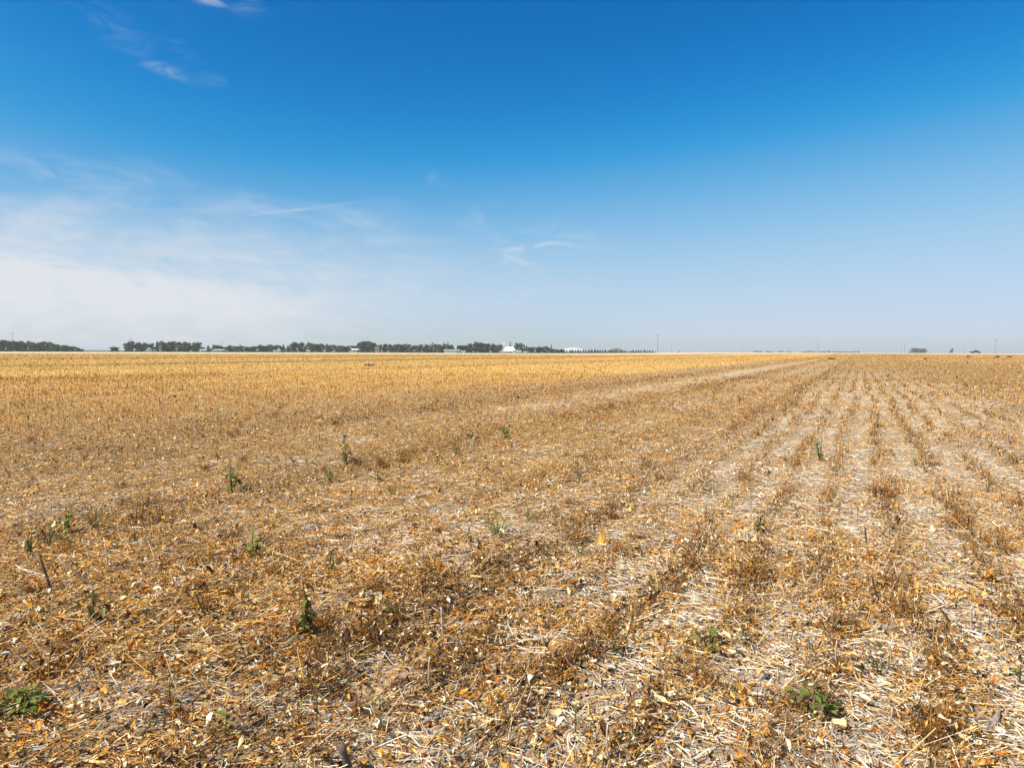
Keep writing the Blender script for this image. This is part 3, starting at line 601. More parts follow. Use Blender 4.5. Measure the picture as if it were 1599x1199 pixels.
def vehicle(name, loc, rz, label, paint, pickup):
    o = empty(name, loc, rz); tag(o, label, 'truck' if pickup else 'car'); L = 2.85 if pickup else 2.25
    if pickup: prof = [(-L, .55), (L, .55), (L, .98), (L - .12, 1.08), (1.55, 1.14), (-.85, 1.14), (-.85, 1.18), (-L, 1.18)]; cab = [(1.45, 1.143), (.75, 1.86), (-.55, 1.90), (-.8, 1.143)]
    else: prof = [(-L, .45), (L, .45), (L, .8), (1.2, .95), (-1.5, 1.0), (-L, .9)]; cab = [(1.0, .953), (.35, 1.45), (-1.0, 1.45), (-1.7, .99)]
    b = MB().prism(prof, -.98, .98).build('body', paint, o); c = MB().prism(cab, -.84, .84).build('cab', paint, o)
    for s in (-1, 1):
        x0, z0 = cab[0]; x1, z1 = cab[1]; x2, z2 = cab[2]; x3, z3 = cab[3]
        f = [(x0 * .82 + x1 * .18 - .12, z0 + .08), (x1 - .05, z1 - .1), (x2 + .08, z2 - .1), (x3 + .12, z0 + .08)]
        MB().prism(f, s * .843, s * .852).build('side_window', GLASS, c)
        for wx in (-L * .62, L * .64):
            w = MB().tube([(wx, s * .99, .40), (wx, s * .74, .40)], [.40, .40], 18).build('wheel', DOOR, o); MB().tube([(wx, s * 1.0, .40), (wx, s * .985, .40)], [.22, .22], 12).build('rim', STEEL, w)
        MB().box(L - .01, L + .02, s * .62 - .18, s * .62 + .18, .78, .92).build('headlight', W_WHITE, o); MB().box(-L - .02, -L + .01, s * .85 - .1, s * .85 + .1, .8, 1.05).build('tail_light', W_RED, o)
    if pickup: MB().box(-L + .1, -.9, -.86, .86, 1.182, 1.20).build('bed_cover', DOOR, o)
    MB().box(L - .02, L + .08, -.95, .95, .5, .66).build('bumper', STEEL, o); return o
DARKBLUE = painted('dark_navy_paint', (.018, .02, .035), .3, .1)
vehicle('parked_car', far_at(821, 585), .1, 'small white car parked right of the white camper', W_WHITE, False)
arch_hall('arched_hall', 877, 912.5, 542.4, 549, 720, 34, 'long white arched hall roof rising behind the young spruce row', 'hall', W_WHITE)
def tank():
    d = 700; p = far_at(758.3, d); o = empty('grain_bin', p); tag(o, 'white round bin roof peeking over the trees left of the church', 'grain bin'); h = lambda y: metres(px_base(758, p) - y, d); r = metres(3.6, d)
    MB().tube([(0, 0, -.2), (0, 0, h(537))], [r, r], 24).build('wall', W_WHITE, o, True); MB().tube([(0, 0, h(537) + .003), (0, 0, h(535))], [r * 1.05, r * .15], 24).build('roof', R_WHITE, o); MB().box(-.5, .5, -r - .1, -r + .2, 0, 2).build('door', STEEL, o)
tank()
def mound():
    d = 1000; p = far_at(962, d); n = 40; w = metres(18, d); H = metres(px_base(962, p) - 541.8, d); V, C = [], []
    for i in range(n + 1):
        for j in range(n + 1):
            a, b = i / n * 2 - 1, j / n * 2 - 1; q = max(0, 1 - (a * a + b * b) ** .5); z = H * (math.sin(q * math.pi / 2) ** 1.3) * (0.92 + .16 * float(vnoise(np.array([a]), np.array([b]), .25, 5)[0]))
            V.append((a * w, b * w, z - .5)); C.append(np.array([.13, .15, .09]) * (0.7 + .6 * float(vnoise(np.array([a]), np.array([b]), .1, 15)[0])))
    F = [(i * (n + 1) + j, (i + 1) * (n + 1) + j, (i + 1) * (n + 1) + j + 1, i * (n + 1) + j + 1) for i in range(n) for j in range(n)]
    o = link('hill', np_mesh('hill', V, F, np.array(C), M_LITTER, True)); o.location = p; tag(o, 'low grey-green earth mound behind the spruce row', kind='structure')
mound()
def gravel_road():                              # low gravel grade that the pickup stands on
    a, b = far_at(1280, 560), far_at(1523.5, 500); d = (b - a).normalized(); n = Vector((-d.y, d.x, 0)); V, F = [], []
    for i in range(60):
        c = a + d * (i * 12.0)
        for off, h in ((-6, -.25), (-4, .12), (4, .12), (6, -.25)):
            p = c + n * off; V.append((p.x, p.y, tz(p.x, p.y) + h))
    for i in range(59):
        for k in range(3): F.append((i * 4 + k, i * 4 + k + 1, i * 4 + k + 5, i * 4 + k + 4))
    o = link('road', np_mesh('road', V, F, None, painted('gravel', (.66, .55, .40), .95, .15, 1.5), True)); tag(o, 'pale gravel road crossing at the right horizon', kind='structure')
    return math.atan2(d.y, d.x)
ROAD_DIR = gravel_road()
vehicle('pickup_truck', far_at(1523.5, 500) + Vector((0, 0, .12)), ROAD_DIR, 'dark pickup truck on the road at the right horizon', DARKBLUE, True)

# ------------------------------------------------------------------ power poles, mast and wires
def power_pole(px, top_px, dist, label, arm=1.2, name='power_pole', r=.11):
    p = far_at(px, dist); H = metres(px_base(px, p) - top_px, dist); o = empty(name, p, -math.atan2(p.x, p.y)); tag(o, label, 'pole' if name != 'radio_mast' else 'mast', 'poles along the horizon')
    MB().tube([(0, 0, -.5), (0, 0, H)], [r * 1.2, r * .75], 8).build('pole', POLE, o)
    if arm:
        a = MB().box(-arm, arm, -r - .1, -r + .02, H - .75, H - .58).build('crossarm', POLE, o)
        for x in (-arm * .9, 0, arm * .9): MB().tube([(x, -r * .6, H - .58 if x else H), (x, -r * .6, H - .36 if x else H + .2)], [.06, .04], 6).build('insulator', STEEL, a)
    return p, H
power_pole(20.5, 530.8, 560, 'power pole in front of the low wood at the left end of the horizon')
power_pole(204.5, 536, 580, 'power pole at the left end of the tree belt with the white arched shed')
power_pole(347, 537, 580, 'power pole above the long white trailer home')
power_pole(454.5, 541.5, 570, 'power pole in front of the trees left of the cream house', 1.0)
power_pole(676, 541, 570, 'pale power pole left of the long white bungalow', 1.0)
power_pole(686, 541.8, 575, 'pale power pole just left of the white bungalow wall', 1.0)
power_pole(765.5, 537.8, 570, 'power pole in the wood between bungalow and church', 1.0)
power_pole(1027, 521, 640, 'tallest pole, with a crossarm, at the right end of the young spruce row', 1.6, 'radio_mast', .22)
power_pole(1049, 535, 700, 'thin pole just right of the tallest pole', 1.0)
power_pole(1159, 533, 800, 'lone thin pole right of the village on the bare horizon', 1.3)
power_pole(1274.5, 534, 900, 'fainter left one of the twin poles above the blue treeline', 1.2)
power_pole(1278.5, 530.5, 800, 'taller right one of the twin poles above the blue treeline', 1.3)
power_pole(1407.5, 540, 800, 'short faint pole left of the hazy pair of trees', 1.0)
wire_ends = [power_pole(1412.5, 534, 620, 'pole carrying the wires just left of the hazy pair of trees', 1.4)]
power_pole(1505, 538, 800, 'short faint pole just left of the pickup truck', 1.0)
wire_ends.append(power_pole(1554, 528, 520, 'tall pole carrying the wires right of the pickup truck', 1.4))
wire_ends.append(power_pole(1704, 520, 400, 'pole beyond the right edge that carries the wires on', 1.4))
for (p, H), (q, K), w in ((*wire_ends[0:2], 'between the hazy trees and the pole right of the pickup'), (*wire_ends[1:3], 'running out of the right edge of the picture')):
    for s, off in (('upper', .05), ('lower', -.75)):
        pts = []
        for i in range(13):
            t = i / 12; a = p.lerp(q, t); a.z = (p.z + H) * (1 - t) + (q.z + K) * t + off - 1.2 * 4 * t * (1 - t); pts.append(a)
        o = MB().tube(pts, [.045] * 13, 5).build('power_line', WIRE); tag(o, f'{s} power wire {w}', 'wire', 'power wires at the right horizon')
def marker():
    p = far_at(1060, 560); o = empty('field_marker', p); tag(o, 'small dark marker post standing in the field edge right of the tall mast', 'post'); MB().tube([(0, 0, -.2), (0, 0, 1.6)], [.12, .1], 8).build('post', POLE, o); MB().box(-.45, .45, -.16, -.125, .7, 1.5).build('plate', DOOR, o)
marker()

# ------------------------------------------------------------------ green weeds, each with its stem and leaves
def leaf_mesh(kind):
    shapes = {'broad': [(0, .0), (.18, .55), (.45, 1.), (.75, .7), (1., .02)], 'narrow': [(0, .1), (.25, .7), (.55, 1.), (.8, .6), (1., .02)], 'blade': [(0, .8), (.3, 1.), (.6, .85), (.85, .5), (1., .02)]}[kind]
    wid = {'broad': .30, 'narrow': .15, 'blade': .011}[kind]; droop = {'broad': .35, 'narrow': .25, 'blade': .45}[kind]
    V, F = [], []
    for t, w in shapes:
        z = -droop * t * t
        V += [(t, -wid * w, z + .10 * w * wid * 4), (t, 0, z), (t, wid * w, z + .10 * w * wid * 4)]
    for i in range(len(shapes) - 1):
        for k in range(2): F.append((i * 3 + k, i * 3 + 3 + k, i * 3 + 4 + k, i * 3 + 1 + k))
    return np.array(V), np.array(F)
def plant_mat(name, a, b, rough=.5):
    m, N, L, bs = new_mat(name); bs.inputs['Roughness'].default_value = rough
    oi = N.new('ShaderNodeObjectInfo'); tc = N.new('ShaderNodeTexCoord'); n = N.new('ShaderNodeTexNoise'); n.inputs['Scale'].default_value = 4; n.inputs['Detail'].default_value = 4; L.new(tc.outputs['Object'], n.inputs['Vector'])
    ad = N.new('ShaderNodeMath'); ad.operation = 'MULTIPLY_ADD'; ad.inputs[1].default_value = .6; L.new(oi.outputs['Random'], ad.inputs[0])
    sb = N.new('ShaderNodeMath'); sb.operation = 'MULTIPLY_ADD'; sb.inputs[1].default_value = .9; sb.inputs[2].default_value = -.25; L.new(n.outputs['Fac'], sb.inputs[0]); L.new(sb.outputs[0], ad.inputs[2])
    mx = N.new('ShaderNodeMix'); mx.data_type = 'RGBA'; mx.inputs[6].default_value = (*a, 1); mx.inputs[7].default_value = (*b, 1); L.new(ad.outputs[0], mx.inputs[0]); L.new(mx.outputs[2], bs.inputs['Base Color'])
    t = N.new('ShaderNodeBsdfTranslucent'); L.new(mx.outputs[2], t.inputs['Color']); ms = N.new('ShaderNodeMixShader'); ms.inputs[0].default_value = .4
    L.new(bs.outputs[0], ms.inputs[1]); L.new(t.outputs[0], ms.inputs[2]); L.new(ms.outputs[0], N['Material Output'].inputs['Surface']); return m
PM = {'green': plant_mat('green_leaf', (.10, .16, .02), (.33, .38, .07)), 'lime': plant_mat('lime_leaf', (.10, .19, .02), (.30, .36, .05)), 'olive': plant_mat('olive_leaf', (.13, .12, .03), (.42, .33, .10)),
      'dark': plant_mat('dark_leaf', (.055, .075, .02), (.17, .19, .05)), 'dead': plant_mat('withered_leaf', (.10, .055, .02), (.40, .22, .07)), 'stem': plant_mat('weed_stem', (.10, .09, .03), (.22, .18, .07))}
LM = {}
for kd in ('broad', 'narrow', 'blade'):
    V, F = leaf_mesh(kd)
    for mn in ('green', 'lime', 'olive', 'dark', 'dead'): LM[kd, mn] = np_mesh('leaf', V, F, None, PM[mn], True)
def add_leaf(root, mesh, pos, yaw, pitch, L):
    l = link('leaf', mesh, root); l.location = pos; l.rotation_euler = Euler((random.uniform(-.4, .4), -pitch, yaw), 'XYZ'); l.scale = (L, L, L); return l
def weed(px, py, h_px, w_px, style, mats, label, n=None):
    p = gnd(px, py); dist = (p - Vector((0, 0, CAM_H))).length; h, w = metres(h_px, dist) * 1.18 + .012, metres(w_px, dist) * 1.25
    names = {'upright': 'leafy_weed', 'clump': 'weed_clump', 'grass': 'grass_tuft', 'sprig': 'weed_sprig', 'withered': 'withered_weed'}
    o = empty(names[style], p, random.uniform(0, 6.28)); tag(o, label, 'weed' if style != 'grass' else 'grass', 'weeds scattered over the field')
    rm = lambda: random.choice(mats)
    if style in ('upright', 'withered'):
        ns = 2 if w < h * .6 else 4
        for s in range(ns):
            a = random.uniform(0, 6.28); q = w * (random.uniform(.02, .1) if s == 0 else random.uniform(.2, .48)); hh = h * (1 if s == 0 else random.uniform(.45, .85)); lx, ly = q * math.cos(a), q * math.sin(a)
            pts = [(0, 0, -.01), (lx * .4, ly * .4, hh * .35), (lx * .8, ly * .8, hh * .7), (lx + random.uniform(-.08, .08) * h, ly, hh)]
            MB().tube(pts, [.0045, .004, .003, .0015], 6).build('stem', PM['stem'], o)
            for k in range(int((n or 11) * 3.0 / ns)):
                t = random.uniform(.15, 1.0); z = hh * t; f = t; pos = (lx * f, ly * f, z); L = max(.018, min(.065, w * random.uniform(.26, .5) * (1.25 - .5 * t)))
                add_leaf(o, LM['broad' if random.random() < .35 else 'narrow', rm()], pos, random.uniform(0, 6.28), random.uniform(-.7, .9) if style == 'upright' else random.uniform(-1.3, .2), L)
    elif style == 'clump':
        for k in range(3):
            a = random.uniform(0, 6.28); MB().tube([(0, 0, -.01), (math.cos(a) * w * .2, math.sin(a) * w * .2, h * .5), (math.cos(a) * w * .35, math.sin(a) * w * .35, h * .7)], [.004, .003, .0015], 5).build('stem', PM['stem'], o)
        for k in range(int((n or 34) * 1.7)):
            a = random.uniform(0, 6.28); q = w * .42 * math.sqrt(random.random()); z = .012 + h * random.uniform(.15, 1.0) * (1 - .45 * (q / (w * .45)) ** 2)
            add_leaf(o, LM['broad' if random.random() < .7 else 'narrow', rm()], (q * math.cos(a), q * math.sin(a), z), a + random.uniform(-1, 1), random.uniform(-.3, 1.0), min(.036, max(.015, w * random.uniform(.09, .22))))
    elif style == 'grass':
        for k in range((n or 22) * 2):
            a = random.uniform(0, 6.28); q = w * .25 * random.random(); add_leaf(o, LM['blade', rm()], (q * math.cos(a), q * math.sin(a), -.005), a, random.uniform(.9, 1.45), h * random.uniform(.6, 1.15))
        MB().tube([(0, 0, -.01), (0, 0, h * .5)], [.003, .0015], 5).build('stem', PM['stem'], o)
    else:
        MB().tube([(0, 0, -.01), (w * .1, 0, h * .5), (w * .05, 0, h)], [.003, .0025, .001], 5).build('stem', PM['stem'], o)
        for k in range(n or 7):
            t = random.uniform(.35, 1); add_leaf(o, LM['narrow', rm()], (w * .08, 0, h * t), random.uniform(0, 6.28), random.uniform(0, 1.1), max(.014, w * random.uniform(.35, .6)))
    return o
G, LI, OL, DK, DD = 'green', 'lime', 'olive', 'dark', 'dead'
WEEDS = [
 (478, 997, 72, 40, 'withered', [LI, OL, OL, DD, DD, DD], 'tallest wilting weed, yellow-green top and brown hanging leaves, near the bottom centre-left', 16),
 (145, 975, 34, 38, 'withered', [OL, DD, DD, DK], 'olive-brown curled dead weed near the lower left edge'),
 (34, 1112, 16, 40, 'clump', [LI, LI, G], 'bright green low weed clump at the bottom left edge', 46),
 (228, 962, 10, 14, 'clump', [G, LI], 'tiny green leaf cluster between the curled dead weed and the tall wilting weed', 8),
 (265, 1100, 24, 12, 'sprig', [G, OL], 'small green sprig right of the bright clump at the bottom left'),
 (290, 925, 10, 12, 'clump', [G], 'tiny green seedling above the middle of the lower left litter', 8),
 (235, 1150, 20, 14, 'sprig', [OL, G], 'thin olive sprig close to the bottom edge, lower left'),
 (355, 1155, 26, 26, 'sprig', [OL, LI], 'pale olive sprig near the bottom edge left of the dark leaf heap'),
 (607, 968, 28, 18, 'upright', [G, LI, DK], 'small green weed with brown base right of the tall wilting weed', 8),
 (540, 1058, 42, 12, 'sprig', [OL, G], 'thin straggling sprig below and right of the tall wilting weed'),
 (494, 1142, 48, 16, 'sprig', [G, OL], 'slender green sprig at the bottom, left of the upright stump'),
 (588, 1112, 14, 28, 'clump', [G, LI], 'flat bright green leaves beside the dark brown leaf heap at the bottom', 14),
 (900, 1152, 34, 16, 'sprig', [OL], 'olive sprig at the bottom, left of the crossed grey stalks'),
 (982, 1176, 26, 14, 'sprig', [G, LI], 'bright green sprig under the crossed grey stalks at the bottom'),
 (960, 1022, 26, 30, 'clump', [DK, OL, DD], 'dark green weed clump among orange leaves, bottom centre', 26),
 (1108, 1012, 24, 44, 'upright', [G, G, OL], 'weed with one broad drooping green leaf over a dark hollow', 6),
 (1160, 1008, 18, 18, 'clump', [LI, G], 'small lime weed right of the broad drooping leaf', 10),
 (1140, 1086, 8, 12, 'clump', [LI], 'single yellow-green leaf cluster on the brown litter below the drooping leaf', 5),
 (1268, 1112, 24, 54, 'clump', [G, LI, DK, OL], 'wide green weed clump near the bottom, right of centre', 44),
 (1372, 1052, 26, 34, 'clump', [DK, G, DD], 'dark green clump at the foot of a standing pale stalk, lower right', 26),
 (1342, 958, 16, 16, 'clump', [G, OL], 'small green seedling in the brown row, right part of the foreground', 9),
 (1482, 982, 10, 18, 'clump', [LI], 'flat lime leaf beside a pale fallen stalk, far right foreground', 6),
 (1436, 1146, 8, 12, 'clump', [LI], 'yellow leaf lying in the brown leaf heap at the bottom right', 4),
 (1592, 1074, 22, 22, 'sprig', [LI], 'lime stem leaning at the right edge of the foreground'),
 (362, 772, 46, 36, 'upright', [G, G, LI, DK], 'largest dark green leafy weed in the left middle of the field', 15),
 (48, 866, 22, 14, 'upright', [G, DK], 'small bushy green weed standing alone at the left edge', 10),
 (76, 846, 24, 26, 'clump', [DK, G], 'dark green clump left of the olive grass tuft at the left edge', 24),
 (102, 832, 26, 24, 'upright', [G, LI], 'bright green forked weed beside the olive grass tuft at the left edge', 8),
 (150, 824, 36, 34, 'grass', [OL, OL, OL, DD], 'tall olive grass tuft near the left edge', 30),
 (232, 792, 26, 26, 'grass', [OL, DD], 'olive dry grass tuft right of the tall olive tuft'),
 (340, 718, 14, 10, 'upright', [G], 'small green weed above and left of the largest dark green weed', 6),
 (241, 758, 14, 10, 'sprig', [G], 'tiny dark green sprig left of the largest dark green weed'),
 (315, 833, 14, 12, 'clump', [G, LI], 'little green seedling below the largest dark green weed', 8),
 (396, 872, 32, 26, 'upright', [G, LI, OL], 'medium green weed in pale litter below the largest dark weed', 9),
 (418, 736, 18, 12, 'sprig', [G, DK], 'thin dark sprig just right of the largest dark green weed'),
 (462, 726, 22, 44, 'clump', [G, OL, OL], 'wide olive-green clump left of the forked weed in mid field', 30),
 (541, 724, 38, 28, 'upright', [G, G, DK], 'forked green weed with bare stems in mid field', 8),
 (515, 752, 16, 12, 'upright', [G], 'small green weed below the forked weed', 7),
 (590, 752, 16, 12, 'upright', [DK, G], 'small dark green weed right of and below the forked weed', 7),
 (645, 706, 14, 14, 'clump', [G], 'compact green weed right of the forked weed in mid field', 12),
 (710, 712, 20, 18, 'upright', [G, OL], 'green-olive weed between the compact weed and the dark tall one', 7),
 (733, 686, 16, 14, 'upright', [DK, G], 'small dark weed left of the dark tall one in mid field', 8),
 (791, 687, 34, 20, 'upright', [DK, G, G], 'dark tall weed with bright leaves at its base in mid field', 11),
 (655, 733, 12, 10, 'sprig', [G], 'tiny green sprig below the compact green weed'),
 (685, 768, 10, 18, 'clump', [LI, G], 'small lime clump in the middle of the field', 10),
 (762, 742, 22, 16, 'sprig', [OL, LI], 'yellowish sprig below the dark tall weed'),
 (618, 776, 26, 24, 'grass', [OL, OL], 'olive grass wisps in the middle of the brown litter'),
 (777, 838, 36, 22, 'grass', [G, LI], 'bright green grassy weed left of the row of brown tufts'),
 (516, 894, 22, 14, 'upright', [LI, G], 'lime weed above the tall wilting weed', 8),
 (736, 850, 18, 20, 'clump', [DK, DD], 'dark withered clump left of the bright grassy weed'),
 (884, 712, 12, 16, 'clump', [G, LI], 'small bright green clump beside dark dead stems, centre', 12),
 (901, 752, 28, 14, 'withered', [DK, DK, OL], 'narrow dark standing weed in the centre of the field', 10),
 (985, 617, 10, 22, 'clump', [G, OL], 'low green weed on the pale wheel track', 14),
 (1114, 629, 10, 28, 'clump', [DK, DK, G], 'dark flat shrubby weed left of the converging rows', 22),
 (945, 640, 14, 44, 'clump', [OL, OL, DD], 'wide olive weed patch beside the pale wheel track', 34),
 (825, 812, 28, 28, 'grass', [OL, LI], 'pale olive grass tuft left of the darkest brown tuft'),
 (1105, 770, 14, 34, 'clump', [LI, OL], 'lime weed clump on bleached straw right of centre', 20),
 (1192, 832, 26, 20, 'upright', [DK, G], 'dark green weed on the bleached straw between two brown rows', 10),
 (906, 868, 18, 18, 'clump', [OL, G], 'small olive clump at the foot of a brown tuft, centre', 12),
 (984, 758, 20, 10, 'sprig', [G, OL], 'faint green sprig in the brown row, centre'),
 (930, 686, 10, 14, 'clump', [G], 'tiny green clump in the centre above the small bright one', 8),
 (1052, 692, 14, 20, 'clump', [OL, DK], 'dull olive clump right of centre', 14),
 (1281, 719, 34, 22, 'upright', [G, G, LI], 'bright green upright weed alone between the rows on the right', 8),
 (1430, 728, 14, 14, 'clump', [G], 'small green weed right of the bright upright weed', 8),
 (1424, 686, 10, 24, 'clump', [OL, DK], 'olive flat weed between the converging rows on the right', 14),
 (1541, 768, 14, 12, 'clump', [DK, G], 'small dark green weed near the right edge, mid field', 9),
 (1520, 806, 14, 16, 'clump', [G, OL], 'small pale green weed near the right edge below the dark one', 9),
 (1592, 648, 16, 14, 'clump', [DK], 'dark weed at the right edge where the rows begin to close up', 10),
]
for wd in WEEDS: weed(*wd)
wr = random.Random(9)
for k in range(70):                             # many tiny dull sprigs, too alike to tell apart
    px, py = wr.uniform(20, 1580), 600 + 560 * wr.random() ** 1.5
    w_ = ('left' if px < 530 else 'middle' if px < 1060 else 'right') + (' far field' if py < 700 else ' near field')
    weed(px, py, wr.uniform(8, 20), wr.uniform(6, 14), 'sprig', wr.choice(([OL], [OL, G], [OL, LI], [G, DK])), f'tiny dull olive sprig poking out of the stubble, {w_}', 5)['group'] = 'tiny dull sprigs, ' + w_

# ------------------------------------------------------------------ woody stalks lying about and standing
M_STICK = painted('weathered_stalk', (.38, .305, .225), .9, .45, 30); M_STICKD = painted('dark_stalk', (.13, .09, .06), .9, .45, 30); M_STICKP = painted('pale_stalk', (.66, .55, .40), .85, .3, 30)
def stalk(x0, y0, x1, y1, thick_px, mat, label, lift=(0.006, 0.012), standing=False, name='woody_stalk'):
    a = gnd(x0, y0)
    if standing:                                # base at the first pixel, tip up along the second sight line
        d = ray(x1, y1); t = a.y / d.y * .985; b = Vector((0, 0, CAM_H)) + d * t
    else: b = gnd(x1, y1); a.z += lift[0]; b.z += lift[1]
    dist = (a - Vector((0, 0, CAM_H))).length; r = metres(thick_px, dist) / 2
    if not standing: a.z += r * .6; b.z += r * .6
    else: a.z -= .01
    o = empty(name, a); tag(o, label, 'stalk', 'woody stalks on the field'); v = b - a; n = 7; pts, rad = [], []
    side = v.cross(Vector((0, 0, 1))).normalized() if v.cross(Vector((0, 0, 1))).length > 1e-6 else Vector((1, 0, 0)); k = random.uniform(-.05, .05) * v.length
    for i in range(n):
        t = i / (n - 1); pts.append(v * t + side * (k * 4 * t * (1 - t) + random.uniform(-.06, .06) * r)); rad.append(r * (1 - .25 * t) * random.uniform(.88, 1.1))
    body = MB().tube(pts, rad, 8); body.build('shaft', mat, o, True)
    c = v * .55; q = c + (side * random.choice((-1, 1)) * .7 + v.normalized() * .6) * r * 4 + Vector((0, 0, r)); MB().tube([c, q], [r * .5, r * .25], 6).build('twig_stub', mat, o, True)
    return o
S, SD, SP = M_STICK, M_STICKD, M_STICKP
STALKS = [
 (645, 1144, 692, 1117, 7, S, 'thick pale grey stalk lying at the edge of the orange leaves, bottom centre-left'), (810, 1080, 874, 1061, 4.5, SD, 'long dark brown stalk lying left of the crossed stalks'), (800, 1011, 829, 995, 5, S, 'grey stalk above the long dark brown stalk'),
 (920, 926, 990, 914, 4, SP, 'long bleached stalk lying flat above the orange leaf patch'), (1003, 1055, 1046, 1061, 5.5, S, 'grey stalk on top of the crossed stalks, bottom centre', (.03, .012)), (977, 1108, 1008, 1092, 6, S, 'thick short stalk below the crossed stalks'),
 (993, 1077, 999, 1093, 5, S, 'stubby upright-lying piece between the crossed stalks'), (1024, 1109, 1047, 1128, 5, SD, 'dark stalk pointing away from the cream leaves'), (969, 1170, 1012, 1158, 5.5, S, 'grey stalk with black shadow at the bottom edge'), (885, 1158, 920, 1184, 3.5, S, 'thin slanting stalk at the bottom edge left of the green sprig'),
 (1160, 1083, 1204, 1092, 4, SP, 'pale stalk in the brown litter right of the yellow leaf'), (978, 908, 1022, 903, 3.5, SD, 'dark thin stalk above the bleached one'), (740, 919, 788, 911, 4, SD, 'dark crooked stalk on pale straw, centre'), (577, 941, 580, 925, 4.5, S, 'short upright grey stub right of the tall wilting weed'),
 (594, 1013, 600, 1037, 5, S, 'curved grey stalk, left one of a pair below the tall wilting weed'), (624, 1030, 632, 1009, 4.5, S, 'grey stalk, right one of a pair below the tall wilting weed'), (714, 986, 747, 973, 3.5, SP, 'pale stalk with dark end on the straw, centre'), (720, 960, 790, 955, 3.5, SD, 'thin brown stalk lying across pale leaves, centre'),
 (700, 940, 735, 932, 4, S, 'short grey stalk near the dark crooked one'), (790, 1018, 815, 1003, 5, S, 'grey stalk end beside the straw patch, centre'), (1345, 1000, 1374, 1016, 4, S, 'grey stalk in front of the dark green clump, lower right'), (1445, 967, 1478, 977, 4, SP, 'pale fallen stalk beside the flat lime leaf'),
 (1250, 1186, 1263, 1204, 5, SD, 'dark stalk at the bottom edge, right of centre'), (1200, 1041, 1246, 1004, 3, SP, 'pale forked twig slanting at the right of the orange leaves'), (1540, 1110, 1599, 1136, 4, S, 'long grey stalk at the bottom right edge'), (1500, 905, 1550, 930, 3.5, SD, 'dark thin stalk at the upper right of the foreground'),
 (185, 1110, 230, 1094, 3.5, SD, 'brown thin stalk on golden litter, lower left'), (55, 1129, 80, 1117, 4, SP, 'pale straw stalk right of the bright green clump, bottom left'), (100, 967, 128, 960, 5, SP, 'pale curved stalk touching the olive-brown dead weed'), (0, 935, 68, 937, 5, S, 'long grey stalk at the left edge'),
 (135, 925, 155, 918, 4, SP, 'short pale stalk right of the leaning dark sticks'), (125, 1190, 160, 1186, 5, S, 'grey stalk at the bottom left edge'), (30, 890, 72, 902, 4, SP, 'bleached stalk behind the leaning dark stick'), (860, 842, 882, 847, 3, S, 'thin grey stalk between the brown tufts, centre'),
 (960, 843, 1015, 841, 3.5, SD, 'dark stalk on bleached straw, right of centre'), (1020, 845, 1060, 840, 4, SP, 'white bleached stalk on the straw, right of centre'), (1065, 755, 1110, 752, 2.5, SP, 'thin white stalk far out on the bleached straw'), (1490, 865, 1560, 868, 3.5, SP, 'long white stalk near the right edge, mid field'),
 (560, 802, 582, 799, 3, SP, 'white short stalk in the middle of the left field'), (190, 780, 215, 790, 2.5, SD, 'thin dark stalk right of the olive grass tuft'), (255, 752, 285, 750, 2.5, SP, 'pale stalk left of the largest dark green weed'), (870, 752, 898, 753, 2, SD, 'thin brown stalk beside the narrow dark weed'),
]
for sk in STALKS: stalk(*sk)
stalk(548, 1206, 534, 1163, 12, M_STICKD, 'thick broken stump standing up at the bottom edge', standing=True, name='broken_stump')
for x0, y0, x1, y1, t, m, lb in ((80, 926, 61, 868, 3.2, SD, 'dark stick leaning left out of the litter, left edge'), (157, 920, 93, 874, 2.6, S, 'long thin stick leaning beside the dark one, left edge'), (1392, 1042, 1388, 1000, 3, SP, 'pale stalk standing upright behind the dark green clump'),
                                 (1308, 1044, 1307, 1000, 2.2, SP, 'pale stalk standing upright left of the dark green clump'), (1375, 940, 1362, 898, 3, SD, 'dark stalk standing in the brown row, right foreground'), (672, 1078, 671, 1025, 2.5, SP, 'pale stalk standing upright above the thick grey stalk'), (692, 1000, 689, 948, 2.6, SP, 'tan stalk standing upright on the straw, centre'),
                                 (951, 1130, 949, 1185, 3, SP, 'pale standing stalk at the bottom edge'), (1147, 975, 1147, 955, 3, SP, 'short pale peg standing right of the grey soil patch'), (165, 890, 164, 850, 2.4, SP, 'thin pale stalk standing right of the olive tuft'), (1565, 960, 1563, 925, 2.4, SP, 'thin pale stalk standing at the right edge'),
                                 (1353, 850, 1350, 822, 2.2, SD, 'short dark stalk standing between rows, right mid field'), (1520, 990, 1518, 945, 2.2, SP, 'pale stalk standing near the right edge of the foreground'), (815, 960, 813, 918, 2, SP, 'thin golden stalk standing in the centre foreground')):
    if y1 > y0: y0, y1 = y1, y0
    stalk(x0, y0, x1, y1, t, m, lb, standing=True, name='standing_stalk')

